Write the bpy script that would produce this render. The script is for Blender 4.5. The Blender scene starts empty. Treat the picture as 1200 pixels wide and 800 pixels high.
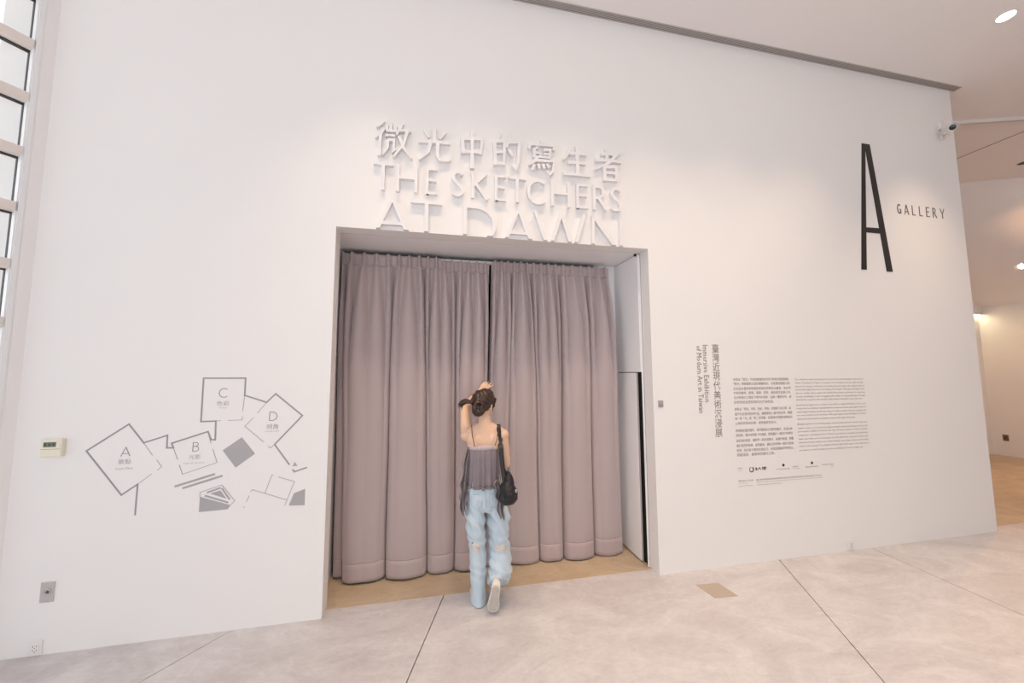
import bpy, bmesh, math, random
from mathutils import Vector, Matrix, noise
R = math.radians
PI = math.pi
rnd = random.Random(7)
scene = bpy.context.scene
COL = scene.collection

# ------------------------------------------------------------------ camera, sky, exposure
CAM_YAW, CAM_PITCH, CAM_ROLL, FPX = 0.21033, 0.08522, -0.00399, 440.0
cam_d = bpy.data.cameras.new('camera')
cam_d.sensor_width = 36.0
cam_d.lens = 36.0 * FPX / 1200.0
cam_d.clip_start = 0.02
cam = bpy.data.objects.new('camera', cam_d)
COL.objects.link(cam)
cy_, sy_, cp_, sp_ = math.cos(CAM_YAW), math.sin(CAM_YAW), math.cos(CAM_PITCH), math.sin(CAM_PITCH)
fw_ = Vector((sy_ * cp_, cy_ * cp_, sp_))
rt_ = Vector((cy_, -sy_, 0))
up_ = rt_.cross(fw_)
r2_ = rt_ * math.cos(CAM_ROLL) + up_ * math.sin(CAM_ROLL)
u2_ = -rt_ * math.sin(CAM_ROLL) + up_ * math.cos(CAM_ROLL)
m_ = Matrix((r2_, u2_, -fw_)).transposed().to_4x4()
m_.translation = Vector((0, -2.96, 1.68))
cam.matrix_world = m_
scene.camera = cam

world = bpy.data.worlds.new('sky')
scene.world = world
world.use_nodes = True
SKY_STRENGTH = 2.3
bg = world.node_tree.nodes['Background']
bg.inputs['Color'].default_value = (0.94, 0.965, 1.0, 1)      # bright overcast sky
bg.inputs['Strength'].default_value = SKY_STRENGTH

EXPOSURE = 0.25
WARM = (1.0, 0.74, 0.50)
SPOT_W = 205.0          # watts of a ceiling downlight
CORRIDOR_W = 230.0       # watts of the corridor downlights
scene.view_settings.view_transform = 'Standard'
scene.view_settings.look = 'None'
scene.view_settings.exposure = EXPOSURE
scene.view_settings.gamma = 1.0
scene.view_settings.use_curve_mapping = False
scene.cycles.max_bounces = 10
scene.cycles.diffuse_bounces = 6
scene.cycles.transparent_max_bounces = 12


# daylight portals: they only tell the renderer where the sky comes in through the glazing
WD = Vector((0.570, 0.822, 0.0)).normalized()      # along the window wall, towards the front wall corner
WN = Vector((0.822, -0.570, 0.0)).normalized()     # into the room
CORNER = Vector((-2.52, 0, 0))
CEIL = 4.95


def portal(name, center, normal, w, h):
    l = bpy.data.lights.new(name, 'AREA')
    l.shape = 'RECTANGLE'
    l.size, l.size_y = w, h
    l.cycles.is_portal = True
    o = bpy.data.objects.new(name, l)
    COL.objects.link(o)
    z = -normal.normalized()
    y = Vector((0, 0, 1))
    x = y.cross(z)
    m = Matrix((x, y, z)).transposed().to_4x4()
    m.translation = center
    o.matrix_world = m


def on_window(d, z, n=0.0):
    p = CORNER - WD * d + WN * n
    return Vector((p.x, p.y, z))


portal('window_portal', on_window(3.77, 2.45, -0.2), WN, 7.5, 4.8)
portal('rear_portal', Vector((-0.4, -8.2, 2.3)), Vector((0, 1, 0)), 8.4, 4.0)


# ------------------------------------------------------------------ materials
def material(name, color, rough=0.6, metal=0.0, noise_amt=0.0, noise_scale=20.0, bump=0.0, bump_scale=120.0,
             spec=0.5, alpha=1.0, emit=None, emit_strength=0.0, sheen=0.0, color2=None, sub=0.0):
    m = bpy.data.materials.new(name)
    m.use_nodes = True
    nt = m.node_tree
    p = nt.nodes['Principled BSDF']
    p.inputs['Base Color'].default_value = (*color, 1)
    p.inputs['Roughness'].default_value = rough
    p.inputs['Metallic'].default_value = metal
    p.inputs['Specular IOR Level'].default_value = spec
    p.inputs['Alpha'].default_value = alpha
    if sheen:
        p.inputs['Sheen Weight'].default_value = sheen
    if sub:
        p.inputs['Subsurface Weight'].default_value = sub
        p.inputs['Subsurface Radius'].default_value = (0.02, 0.008, 0.004)
        p.inputs['Subsurface Scale'].default_value = 0.5
    if emit:
        p.inputs['Emission Color'].default_value = (*emit, 1)
        p.inputs['Emission Strength'].default_value = emit_strength
    if noise_amt or bump or color2:
        tc = nt.nodes.new('ShaderNodeTexCoord')
        n = nt.nodes.new('ShaderNodeTexNoise')
        n.inputs['Scale'].default_value = noise_scale
        n.inputs['Detail'].default_value = 5
        nt.links.new(tc.outputs['Object'], n.inputs['Vector'])
        if noise_amt or color2:
            c2 = color2 or tuple(max(0, c * (1 - noise_amt)) for c in color)
            mx = nt.nodes.new('ShaderNodeMix')
            mx.data_type = 'RGBA'
            mx.inputs[6].default_value = (*color, 1)
            mx.inputs[7].default_value = (*c2, 1)
            nt.links.new(n.outputs['Fac'], mx.inputs[0])
            nt.links.new(mx.outputs[2], p.inputs['Base Color'])
        if bump:
            n2 = nt.nodes.new('ShaderNodeTexNoise')
            n2.inputs['Scale'].default_value = bump_scale
            n2.inputs['Detail'].default_value = 3
            nt.links.new(tc.outputs['Object'], n2.inputs['Vector'])
            b = nt.nodes.new('ShaderNodeBump')
            b.inputs['Strength'].default_value = bump
            b.inputs['Distance'].default_value = 0.004
            nt.links.new(n2.outputs['Fac'], b.inputs['Height'])
            nt.links.new(b.outputs['Normal'], p.inputs['Normal'])
    return m


def concrete(name, base, dark, light):
    m = bpy.data.materials.new(name)
    m.use_nodes = True
    nt = m.node_tree
    N, L = nt.nodes, nt.links
    p = N['Principled BSDF']
    tc = N.new('ShaderNodeTexCoord')
    mp = N.new('ShaderNodeMapping')
    mp.inputs['Scale'].default_value = (1.0, 1.7, 1.0)
    mp.inputs['Rotation'].default_value = (0, 0, 0.5)
    L.new(tc.outputs['Object'], mp.inputs['Vector'])
    # large clouds, distorted so they read as trowel sweeps
    a = N.new('ShaderNodeTexNoise')
    a.inputs['Scale'].default_value = 1.5
    a.inputs['Detail'].default_value = 9
    a.inputs['Roughness'].default_value = 0.62
    a.inputs['Distortion'].default_value = 1.6
    L.new(mp.outputs['Vector'], a.inputs['Vector'])
    b = N.new('ShaderNodeTexNoise')
    b.inputs['Scale'].default_value = 9.0
    b.inputs['Detail'].default_value = 8
    b.inputs['Roughness'].default_value = 0.7
    b.inputs['Distortion'].default_value = 2.2
    L.new(mp.outputs['Vector'], b.inputs['Vector'])
    r1 = N.new('ShaderNodeValToRGB')
    r1.color_ramp.elements[0].position = 0.30
    r1.color_ramp.elements[0].color = (*dark, 1)
    r1.color_ramp.elements[1].position = 0.68
    r1.color_ramp.elements[1].color = (*light, 1)
    e = r1.color_ramp.elements.new(0.5)
    e.color = (*base, 1)
    L.new(a.outputs['Fac'], r1.inputs['Fac'])
    r2 = N.new('ShaderNodeValToRGB')
    r2.color_ramp.elements[0].position = 0.35
    r2.color_ramp.elements[0].color = (0.90, 0.90, 0.90, 1)
    r2.color_ramp.elements[1].position = 0.66
    r2.color_ramp.elements[1].color = (1.04, 1.04, 1.04, 1)
    L.new(b.outputs['Fac'], r2.inputs['Fac'])
    mx = N.new('ShaderNodeMix')
    mx.data_type = 'RGBA'
    mx.blend_type = 'MULTIPLY'
    mx.inputs[0].default_value = 1.0
    L.new(r1.outputs['Color'], mx.inputs[6])
    L.new(r2.outputs['Color'], mx.inputs[7])
    # pale curved scratches
    w = N.new('ShaderNodeTexWave')
    w.wave_type = 'RINGS'
    w.inputs['Scale'].default_value = 1.3
    w.inputs['Distortion'].default_value = 14.0
    w.inputs['Detail'].default_value = 4.0
    w.inputs['Detail Scale'].default_value = 1.6
    L.new(mp.outputs['Vector'], w.inputs['Vector'])
    r3 = N.new('ShaderNodeValToRGB')
    r3.color_ramp.elements[0].position = 0.90
    r3.color_ramp.elements[0].color = (0, 0, 0, 1)
    r3.color_ramp.elements[1].position = 1.0
    r3.color_ramp.elements[1].color = (0.09, 0.09, 0.09, 1)
    L.new(w.outputs['Fac'], r3.inputs['Fac'])
    mx2 = N.new('ShaderNodeMix')
    mx2.data_type = 'RGBA'
    mx2.inputs[7].default_value = (*[min(1, c * 1.18) for c in light], 1)
    L.new(r3.outputs['Color'], mx2.inputs[0])
    L.new(mx.outputs[2], mx2.inputs[6])
    L.new(mx2.outputs[2], p.inputs['Base Color'])
    mr = N.new('ShaderNodeMapRange')
    mr.inputs['To Min'].default_value = 0.38
    mr.inputs['To Max'].default_value = 0.60
    L.new(b.outputs['Fac'], mr.inputs['Value'])
    L.new(mr.outputs['Result'], p.inputs['Roughness'])
    p.inputs['Specular IOR Level'].default_value = 0.35
    bu = N.new('ShaderNodeBump')
    bu.inputs['Strength'].default_value = 0.12
    bu.inputs['Distance'].default_value = 0.01
    L.new(b.outputs['Fac'], bu.inputs['Height'])
    L.new(bu.outputs['Normal'], p.inputs['Normal'])
    return m


def glass_pane(name):
    m = bpy.data.materials.new(name)
    m.use_nodes = True
    nt = m.node_tree
    N, L = nt.nodes, nt.links
    N.clear()
    out = N.new('ShaderNodeOutputMaterial')
    mix = N.new('ShaderNodeMixShader')
    tr = N.new('ShaderNodeBsdfTransparent')
    tr.inputs['Color'].default_value = (0.93, 0.95, 0.95, 1)
    gl = N.new('ShaderNodeBsdfGlossy')
    gl.inputs['Roughness'].default_value = 0.02
    lw = N.new('ShaderNodeLayerWeight')           # the same reflectance from either side of the pane
    pw = N.new('ShaderNodeMath')
    pw.operation = 'POWER'
    pw.inputs[1].default_value = 5.0
    ma = N.new('ShaderNodeMath')
    ma.operation = 'MULTIPLY_ADD'
    ma.inputs[1].default_value = 0.80
    ma.inputs[2].default_value = 0.06
    L.new(lw.outputs['Facing'], pw.inputs[0])
    L.new(pw.outputs['Value'], ma.inputs[0])
    L.new(ma.outputs['Value'], mix.inputs['Fac'])
    L.new(tr.outputs['BSDF'], mix.inputs[1])
    L.new(gl.outputs['BSDF'], mix.inputs[2])
    L.new(mix.outputs['Shader'], out.inputs['Surface'])
    return m


def weave(name, color, color2, scale=900.0, rough=0.85, sheen=0.25, big=2.0):
    """plain woven cloth: fine crossed threads in the bump, soft colour variation"""
    m = material(name, color, rough, color2=color2, noise_scale=big, sheen=sheen, spec=0.25)
    nt = m.node_tree
    N, L = nt.nodes, nt.links
    p = N['Principled BSDF']
    tc = N.new('ShaderNodeTexCoord')
    v = N.new('ShaderNodeTexNoise')
    v.inputs['Scale'].default_value = scale
    v.inputs['Detail'].default_value = 2
    L.new(tc.outputs['Object'], v.inputs['Vector'])
    b = N.new('ShaderNodeBump')
    b.inputs['Strength'].default_value = 0.25
    b.inputs['Distance'].default_value = 0.002
    L.new(v.outputs['Fac'], b.inputs['Height'])
    L.new(b.outputs['Normal'], p.inputs['Normal'])
    return m


M = dict(
    wall=material('white_wall_paint', (0.85, 0.828, 0.82), 0.8, noise_amt=0.03, noise_scale=1.2, bump=0.05, bump_scale=300, spec=0.2),
    ceiling=material('ceiling_paint', (0.89, 0.855, 0.85), 0.85, noise_amt=0.03, noise_scale=1.0, spec=0.2),
    reveal=material('reveal_paint', (0.90, 0.89, 0.90), 0.45, noise_amt=0.02, noise_scale=2.0, spec=0.4),
    floor=concrete('polished_concrete', (0.56, 0.54, 0.56), (0.49, 0.465, 0.48), (0.63, 0.615, 0.635)),
    floor_in=concrete('warm_concrete', (0.50, 0.395, 0.285), (0.43, 0.33, 0.225), (0.56, 0.455, 0.345)),
    joint=material('dark_joint', (0.24, 0.20, 0.17), 0.9),
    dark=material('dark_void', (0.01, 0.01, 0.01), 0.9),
    letter=material('white_letter_foam', (0.82, 0.80, 0.81), 0.6, noise_amt=0.02),
    curtain=weave('mauve_curtain_cloth', (0.49, 0.403, 0.402), (0.455, 0.370, 0.370)),
    vinyl_black=material('black_vinyl', (0.022, 0.018, 0.017), 0.5, noise_amt=0.1),
    vinyl_brown=material('brown_grey_vinyl', (0.16, 0.125, 0.11), 0.6, noise_amt=0.1),
    vinyl_text=material('grey_brown_text_vinyl', (0.30, 0.255, 0.235), 0.6, noise_amt=0.1),
    vinyl_head=material('brown_heading_vinyl', (0.22, 0.18, 0.155), 0.6, noise_amt=0.1),
    vinyl_light=material('pale_grey_vinyl', (0.44, 0.41, 0.40), 0.6, noise_amt=0.1),
    map_dark=material('grey_map_vinyl', (0.33, 0.315, 0.325), 0.6, noise_amt=0.05),
    map_mid=material('mid_grey_map_vinyl', (0.41, 0.395, 0.405), 0.6, noise_amt=0.05),
    frame=material('white_aluminium', (0.82, 0.82, 0.83), 0.4, spec=0.5, noise_amt=0.02),
    transom=material('beige_aluminium', (0.78, 0.71, 0.66), 0.45, noise_amt=0.03),
    gasket=material('black_gasket', (0.02, 0.02, 0.022), 0.6, noise_amt=0.1),
    glass=glass_pane('window_glass'),
    cream=material('cream_plastic', (0.80, 0.755, 0.62), 0.45, noise_amt=0.03),
    lcd=material('grey_green_lcd', (0.17, 0.21, 0.16), 0.25, noise_amt=0.05),
    steel=material('brushed_steel', (0.62, 0.59, 0.57), 0.42, metal=0.55, noise_amt=0.12, noise_scale=60),
    plastic=material('white_plastic', (0.80, 0.78, 0.77), 0.4, noise_amt=0.02),
    slot=material('dark_slot', (0.06, 0.055, 0.05), 0.6, noise_amt=0.1),
    diffuser=material('grey_diffuser_metal', (0.52, 0.48, 0.46), 0.5, metal=0.1, noise_amt=0.06, noise_scale=40),
    plenum=material('grey_plenum', (0.22, 0.20, 0.19), 0.7, noise_amt=0.1),
    lamp=material('lamp_lens', (1, 0.9, 0.75), 0.4, emit=(1.0, 0.88, 0.66), emit_strength=14.0, noise_amt=0.01),
    cove=material('cove_light_strip', (1, 0.9, 0.7), 0.4, emit=(1.0, 0.80, 0.48), emit_strength=16.0, noise_amt=0.01),
    lens=material('black_lens', (0.01, 0.01, 0.012), 0.12, noise_amt=0.1),
    brown=material('brown_plate', (0.16, 0.10, 0.07), 0.5, noise_amt=0.1),
    plaque=material('grey_plaque', (0.36, 0.33, 0.32), 0.5, noise_amt=0.2, noise_scale=150),
    patch=material('beige_floor_patch', (0.44, 0.37, 0.30), 0.5, noise_amt=0.12, noise_scale=30),
    skin=material('skin', (0.74, 0.49, 0.35), 0.48, noise_amt=0.06, noise_scale=8, sub=0.12, spec=0.4),
    lips=material('lips', (0.45, 0.13, 0.11), 0.4, noise_amt=0.05),
    eye=material('eye', (0.75, 0.72, 0.68), 0.2, noise_amt=0.05),
    iris=material('iris', (0.03, 0.015, 0.01), 0.2, noise_amt=0.1),
    hair=material('dark_brown_hair', (0.016, 0.008, 0.006), 0.34, color2=(0.060, 0.025, 0.013), noise_scale=55, bump=0.5, bump_scale=220),
    cami=weave('mauve_grey_chiffon', (0.215, 0.178, 0.198), (0.265, 0.225, 0.243), 700, 0.8, 0.2, 14),
    lace=weave('pale_lace', (0.60, 0.50, 0.50), (0.46, 0.37, 0.37), 500, 0.8, 0.2, 160),
    shawl=weave('dark_mauve_chiffon', (0.20, 0.165, 0.175), (0.26, 0.22, 0.23), 700, 0.8, 0.2, 25),
    strap=material('brown_cord', (0.10, 0.055, 0.045), 0.6, noise_amt=0.1),
    strap_pale=material('pale_cord', (0.62, 0.47, 0.42), 0.6, noise_amt=0.1),
    denim=weave('light_wash_denim', (0.46, 0.565, 0.65), (0.60, 0.69, 0.755), 800, 0.85, 0.15, 9),
    denim_seam=weave('denim_seam', (0.40, 0.51, 0.60), (0.46, 0.57, 0.66), 800, 0.85, 0.1, 9),
    fray=material('white_fray', (0.78, 0.74, 0.72), 0.9, noise_amt=0.1, noise_scale=90),
    bag=material('black_nylon', (0.011, 0.0105, 0.012), 0.55, noise_amt=0.3, noise_scale=30, bump=0.3, bump_scale=90),
    buckle=material('black_buckle', (0.03, 0.03, 0.032), 0.3, noise_amt=0.1),
    shoe=material('white_canvas', (0.74, 0.70, 0.64), 0.7, noise_amt=0.06, noise_scale=20),
    sole=material('cream_rubber', (0.74, 0.69, 0.62), 0.65, noise_amt=0.10, noise_scale=25),
    tread=material('worn_rubber_tread', (0.60, 0.55, 0.50), 0.7, noise_amt=0.2, noise_scale=40),
)


# ------------------------------------------------------------------ mesh helpers
class MB:
    """collects geometry for one mesh"""
    def __init__(self):
        self.v, self.f, self.mi = [], [], []
        self.cur = 0

    def add(self, verts, faces):
        o = len(self.v)
        self.v += [tuple(p) for p in verts]
        self.f += [tuple(i + o for i in f) for f in faces]
        self.mi += [self.cur] * len(faces)
        return self

    def box(self, lo, hi, mat=None):
        x0, y0, z0 = lo
        x1, y1, z1 = hi
        v = [Vector(p) for p in ((x0, y0, z0), (x1, y0, z0), (x1, y1, z0), (x0, y1, z0), (x0, y0, z1), (x1, y0, z1), (x1, y1, z1), (x0, y1, z1))]
        if mat is not None:
            v = [mat @ p for p in v]
        return self.add(v, [(0, 3, 2, 1), (4, 5, 6, 7), (0, 1, 5, 4), (1, 2, 6, 5), (2, 3, 7, 6), (3, 0, 4, 7)])

    def bevel_box(self, lo, hi, b, mat=None):
        """box with all edges chamfered"""
        bm = bmesh.new()
        c = [(l + h) / 2 for l, h in zip(lo, hi)]
        s = [h - l for l, h in zip(lo, hi)]
        bmesh.ops.create_cube(bm, size=1.0)
        for v in bm.verts:
            v.co = Vector((v.co.x * s[0] + c[0], v.co.y * s[1] + c[1], v.co.z * s[2] + c[2]))
        bmesh.ops.bevel(bm, geom=bm.edges[:], offset=b, segments=2, affect='EDGES', profile=0.5)
        bm.verts.index_update()
        vs = [(mat @ v.co if mat is not None else v.co.copy()) for v in bm.verts]
        fs = [tuple(v.index for v in f.verts) for f in bm.faces]
        bm.free()
        return self.add(vs, fs)

    def prism(self, pts, y0, y1):
        """polygon given as (x, z), extruded along y"""
        n = len(pts)
        area = sum(pts[i][0] * pts[(i + 1) % n][1] - pts[(i + 1) % n][0] * pts[i][1] for i in range(n))
        if area < 0:
            pts = pts[::-1]
        v = [(x, y0, z) for x, z in pts] + [(x, y1, z) for x, z in pts]
        f = [tuple(range(n)), tuple(range(2 * n - 1, n - 1, -1))]
        f += [(i, i + n, (i + 1) % n + n, (i + 1) % n) for i in range(n)]
        return self.add(v, f)

    def loft(self, rings, close=True, caps=True):
        n = len(rings[0])
        v = [p for r in rings for p in r]
        f = []
        for k in range(len(rings) - 1):
            for i in range(n if close else n - 1):
                j = (i + 1) % n
                f.append((k * n + i, k * n + j, (k + 1) * n + j, (k + 1) * n + i))
        if caps and close:
            f.append(tuple(range(n - 1, -1, -1)))
            f.append(tuple((len(rings) - 1) * n + i for i in range(n)))
        return self.add(v, f)

    def tube(self, pts, radii, n=12, flat=None, up=None, caps=True):
        """tube along a path; radii: number or (a, b) per point"""
        pts = [Vector(p) for p in pts]
        rings = []
        prev = None
        for i, p in enumerate(pts):
            t = (pts[min(i + 1, len(pts) - 1)] - pts[max(i - 1, 0)]).normalized()
            if prev is None:
                ref = Vector(up) if up else (Vector((0, 0, 1)) if abs(t.z) < 0.9 else Vector((0, 1, 0)))
                a = (ref - t * ref.dot(t)).normalized()
            else:
                a = (prev - t * prev.dot(t)).normalized()
            prev = a
            b = t.cross(a)
            r = radii[i] if isinstance(radii, (list, tuple)) else radii
            ra, rb = r if isinstance(r, (list, tuple)) else (r, r)
            rings.append([p + a * (ra * math.cos(2 * PI * k / n)) + b * (rb * math.sin(2 * PI * k / n)) for k in range(n)])
        return self.loft(rings, True, caps)

    def ellipsoid(self, c, r, rot=None, nu=20, nv=14):
        rot = rot or Matrix.Identity(3)
        c = Vector(c)
        rings = []
        for k in range(1, nv):
            th = PI * k / nv
            rings.append([c + rot @ Vector((r[0] * math.sin(th) * math.cos(2 * PI * i / nu), r[1] * math.sin(th) * math.sin(2 * PI * i / nu), -r[2] * math.cos(th))) for i in range(nu)])
        self.loft(rings, True, False)
        o = len(self.v) - nu * (nv - 1)
        b, t = len(self.v), len(self.v) + 1
        self.v += [tuple(c + rot @ Vector((0, 0, -r[2]))), tuple(c + rot @ Vector((0, 0, r[2])))]
        for i in range(nu):
            j = (i + 1) % nu
            self.f.append((b, o + j, o + i))
            self.f.append((t, o + (nv - 2) * nu + i, o + (nv - 2) * nu + j))
            self.mi += [self.cur, self.cur]
        return self

    def disc_stack(self, prof, n, origin, axis):
        """lathe: prof = [(radius, height)], around axis at origin"""
        axis = Vector(axis).normalized()
        ref = Vector((0, 0, 1)) if abs(axis.z) < 0.9 else Vector((1, 0, 0))
        a = (ref - axis * ref.dot(axis)).normalized()
        b = axis.cross(a)
        o = Vector(origin)
        rings = [[o + axis * h + a * (r * math.cos(2 * PI * i / n)) + b * (r * math.sin(2 * PI * i / n)) for i in range(n)] for r, h in prof]
        return self.loft(rings)

    def ribbon(self, pts, widths, y0, y1):
        """brush stroke on the wall plane: points (x, z) with a width at each"""
        P = [Vector((a, b)) for a, b in pts]
        n = len(P)
        if not isinstance(widths, (list, tuple)):
            widths = [widths] * n
        left, right = [], []
        for i in range(n):
            if i == 0:
                t = (P[1] - P[0]).normalized()
                k = 1
            elif i == n - 1:
                t = (P[-1] - P[-2]).normalized()
                k = 1
            else:
                t1 = (P[i] - P[i - 1]).normalized()
                t2 = (P[i + 1] - P[i]).normalized()
                t = (t1 + t2)
                t = t.normalized() if t.length > 1e-6 else t2
                k = 1 / max(0.45, t.dot(t1))
            nrm = Vector((-t.y, t.x)) * (widths[i] * 0.5 * k)
            left.append(P[i] + nrm)
            right.append(P[i] - nrm)
        v = []
        for i in range(n):
            v += [(left[i].x, y0, left[i].y), (right[i].x, y0, right[i].y), (left[i].x, y1, left[i].y), (right[i].x, y1, right[i].y)]
        f = []
        for i in range(n - 1):
            a, b = 4 * i, 4 * i + 4
            f += [(a, a + 1, b + 1, b), (a + 2, b + 2, b + 3, a + 3), (a, b, b + 2, a + 2), (a + 1, a + 3, b + 3, b + 1)]
        f += [(0, 2, 3, 1), (4 * n - 4, 4 * n - 3, 4 * n - 1, 4 * n - 2)]
        return self.add(v, f)

    def mesh(self, name):
        me = bpy.data.meshes.new(name)
        me.from_pydata(self.v, [], self.f)
        me.update()
        return me

    def build(self, name, mats, parent=None, smooth=False, normals=True, angle=None):
        me = self.mesh(name)
        if normals:
            bm = bmesh.new()
            bm.from_mesh(me)
            bmesh.ops.recalc_face_normals(bm, faces=bm.faces)
            bm.to_mesh(me)
            bm.free()
        if not isinstance(mats, (list, tuple)):
            mats = [mats]
        for m in mats:
            me.materials.append(m)
        if len(mats) > 1:
            me.polygons.foreach_set('material_index', self.mi)
        if smooth:
            me.polygons.foreach_set('use_smooth', [True] * len(me.polygons))
            if angle:
                me.set_sharp_from_angle(angle=angle)
        o = bpy.data.objects.new(name, me)
        COL.objects.link(o)
        if parent:
            attach(o, parent)
        return o


def world_loc(o):
    p = Vector((0, 0, 0))
    while o is not None:
        p = p + o.location
        o = o.parent
    return p


def attach(o, parent):
    """child whose vertices were written in world coordinates (things are never rotated)"""
    o.parent = parent
    if o.type == 'MESH' and o.data.users == 1:
        o.data.transform(Matrix.Translation(-world_loc(parent)))
    return o


def tag(o, label=None, cat=None, group=None, kind=None):
    for k, v in (('label', label), ('category', cat), ('group', group), ('kind', kind)):
        if v:
            o[k] = v
    return o


def thing(name, label, cat, loc=(0, 0, 0), group=None):
    o = bpy.data.objects.new(name, None)
    o.empty_display_size = 0.05
    COL.objects.link(o)
    o.location = loc
    return tag(o, label, cat, group)


def structure(o):
    o['kind'] = 'structure'
    return o


def copy_tree(o, parent=None):
    c = o.copy()
    COL.objects.link(c)
    if parent:
        c.parent = parent
    for ch in list(o.children):
        copy_tree(ch, c)
    return c


def remesh(mb, voxel, smooth_it=3, fac=0.5, post=None):
    """fuse overlapping closed shapes into one continuous surface"""
    me = mb.mesh('fuse')
    bm = bmesh.new()
    bm.from_mesh(me)
    bmesh.ops.recalc_face_normals(bm, faces=bm.faces)
    bm.to_mesh(me)
    bm.free()
    o = bpy.data.objects.new('fuse', me)
    COL.objects.link(o)
    r = o.modifiers.new('r', 'REMESH')
    r.mode = 'VOXEL'
    r.voxel_size = voxel
    r.adaptivity = 0.0
    if smooth_it:
        s = o.modifiers.new('s', 'SMOOTH')
        s.iterations = smooth_it
        s.factor = fac
    dg = bpy.context.evaluated_depsgraph_get()
    out = bpy.data.meshes.new_from_object(o.evaluated_get(dg))
    bpy.data.objects.remove(o)
    bpy.data.meshes.remove(me)
    if post:
        n = [v.normal.copy() for v in out.vertices]
        for v, nn in zip(out.vertices, n):
            v.co = v.co + nn * post(v.co, nn)
    out.polygons.foreach_set('use_smooth', [True] * len(out.polygons))
    out.update()
    return out


def mesh_obj(name, me, mat, parent=None):
    me.name = name
    me.materials.clear()
    me.materials.append(mat)
    o = bpy.data.objects.new(name, me)
    COL.objects.link(o)
    if parent:
        attach(o, parent)
    return o


def text_mesh(body, res=2, extrude=0.0):
    c = bpy.data.curves.new('t', 'FONT')
    c.body = body
    c.resolution_u = res
    c.extrude = extrude
    o = bpy.data.objects.new('t', c)
    COL.objects.link(o)
    dg = bpy.context.evaluated_depsgraph_get()
    me = bpy.data.meshes.new_from_object(o.evaluated_get(dg))
    bpy.data.objects.remove(o)
    bpy.data.curves.remove(c)
    return me


def add_text(mb, body, x0, x1, z0, z1, y, res=1, rot=False, keep=False, shear=0.0):
    """flat lettering on the plane y, glyph box fitted to x0..x1, z0..z1 (keep: do not stretch sideways, centre instead)"""
    me = text_mesh(body, res)
    if not me.vertices:
        return
    vs = [v.co.copy() for v in me.vertices]
    if rot:                                # top of the letters to the right, reads downwards
        vs = [Vector((v.y, -v.x, 0)) for v in vs]
    xa, xb = min(v.x for v in vs), max(v.x for v in vs)
    za, zb = min(v.y for v in vs), max(v.y for v in vs)
    sz = (z1 - z0) / (zb - za)
    sx = (x1 - x0) / (xb - xa)
    ox = 0
    if keep:
        ox = ((x1 - x0) - (xb - xa) * sz) / 2
        sx = sz
    pts = [(x0 + ox + (v.x - xa) * sx + shear * (v.y - za) * sz, y, z0 + (v.y - za) * sz) for v in vs]
    mb.add(pts, [tuple(p.vertices) for p in me.polygons])
    bpy.data.meshes.remove(me)


# ------------------------------------------------------------------ room shell
DX0, DX1, DZ = -0.72, 1.883, 2.79            # opening in the front wall
WX1 = 5.862                                  # free end of the front wall
LIP = 0.135

mb = MB()
mb.box((CORNER.x - 0.3, 0, 0), (DX0, LIP, CEIL))
mb.box((DX1, 0, 0), (WX1, LIP, CEIL))
mb.box((DX0, 0, DZ), (DX1, LIP, CEIL))
mb.box((DX1 + 0.15, LIP, 0), (WX1, 0.55, CEIL))
structure(mb.build('wall_front', M['wall']))

# reveal of the opening: side linings, soffit and the dark gallery behind the curtains
wr = structure(MB().box((-0.95, LIP, 0), (-0.80, 1.6, CEIL)).build('wall_recess_left', M['reveal']))
so = structure(MB().box((-0.80, LIP + 0.012, DZ), (2.0, 1.6, DZ + 0.2)).build('trim_1', M['reveal']))
structure(MB().box((1.64, 0.605, 0), (1.90, 0.64, DZ)).build('gap_filler', M['reveal']))  # pale filler added to cover the dark gap beside the right curtain
structure(MB().box((-0.95, 1.6, 0), (2.1, 1.7, CEIL)).build('wall_gallery_back', M['dark']))
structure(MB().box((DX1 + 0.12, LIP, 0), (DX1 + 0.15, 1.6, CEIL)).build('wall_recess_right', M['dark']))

# floor slabs between the sawn joints, a dark bed below, and the warmer pour past the wall line
JOINTS = [((-1.282, -0.017), (-1.549, -0.372)), ((0.106, 0.069), (-0.111, -0.68)), ((3.063, -0.043), (2.428, -1.241)), ((4.105, -0.35), (4.028, -1.009))]
YB, YF = -8.0, 0.10


def joint_x(j, y):
    (x0, y0), (x1, y1) = j
    return x0 + (x1 - x0) * (y - y0) / (y1 - y0)


floor = structure(MB().box((-8.5, YB - 0.2, -0.12), (13.2, 3.2, -0.025)).build('floor', M['joint']))
edges = [None] + JOINTS + [None]
for a, b in zip(edges[:-1], edges[1:]):
    g = 0.0035
    xa0 = -8.4 if a is None else joint_x(a, YF) + g
    xa1 = -8.4 if a is None else joint_x(a, YB) + g
    xb0 = 13.1 if b is None else joint_x(b, YF) - g
    xb1 = 13.1 if b is None else joint_x(b, YB) - g
    s = MB()
    v = [(xa1, YB, -0.03), (xb1, YB, -0.03), (xb0, YF, -0.03), (xa0, YF, -0.03)]
    s.add(v + [(x, y, 0.0) for x, y, z in v], [(0, 3, 2, 1), (4, 5, 6, 7), (0, 1, 5, 4), (1, 2, 6, 5), (2, 3, 7, 6), (3, 0, 4, 7)])
    s.build('concrete_slab', M['floor'], floor)
MB().box((-8.4, YF + 0.0005, -0.03), (13.1, 3.1, -0.0005)).build('concrete_slab', M['floor_in'], floor)

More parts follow.
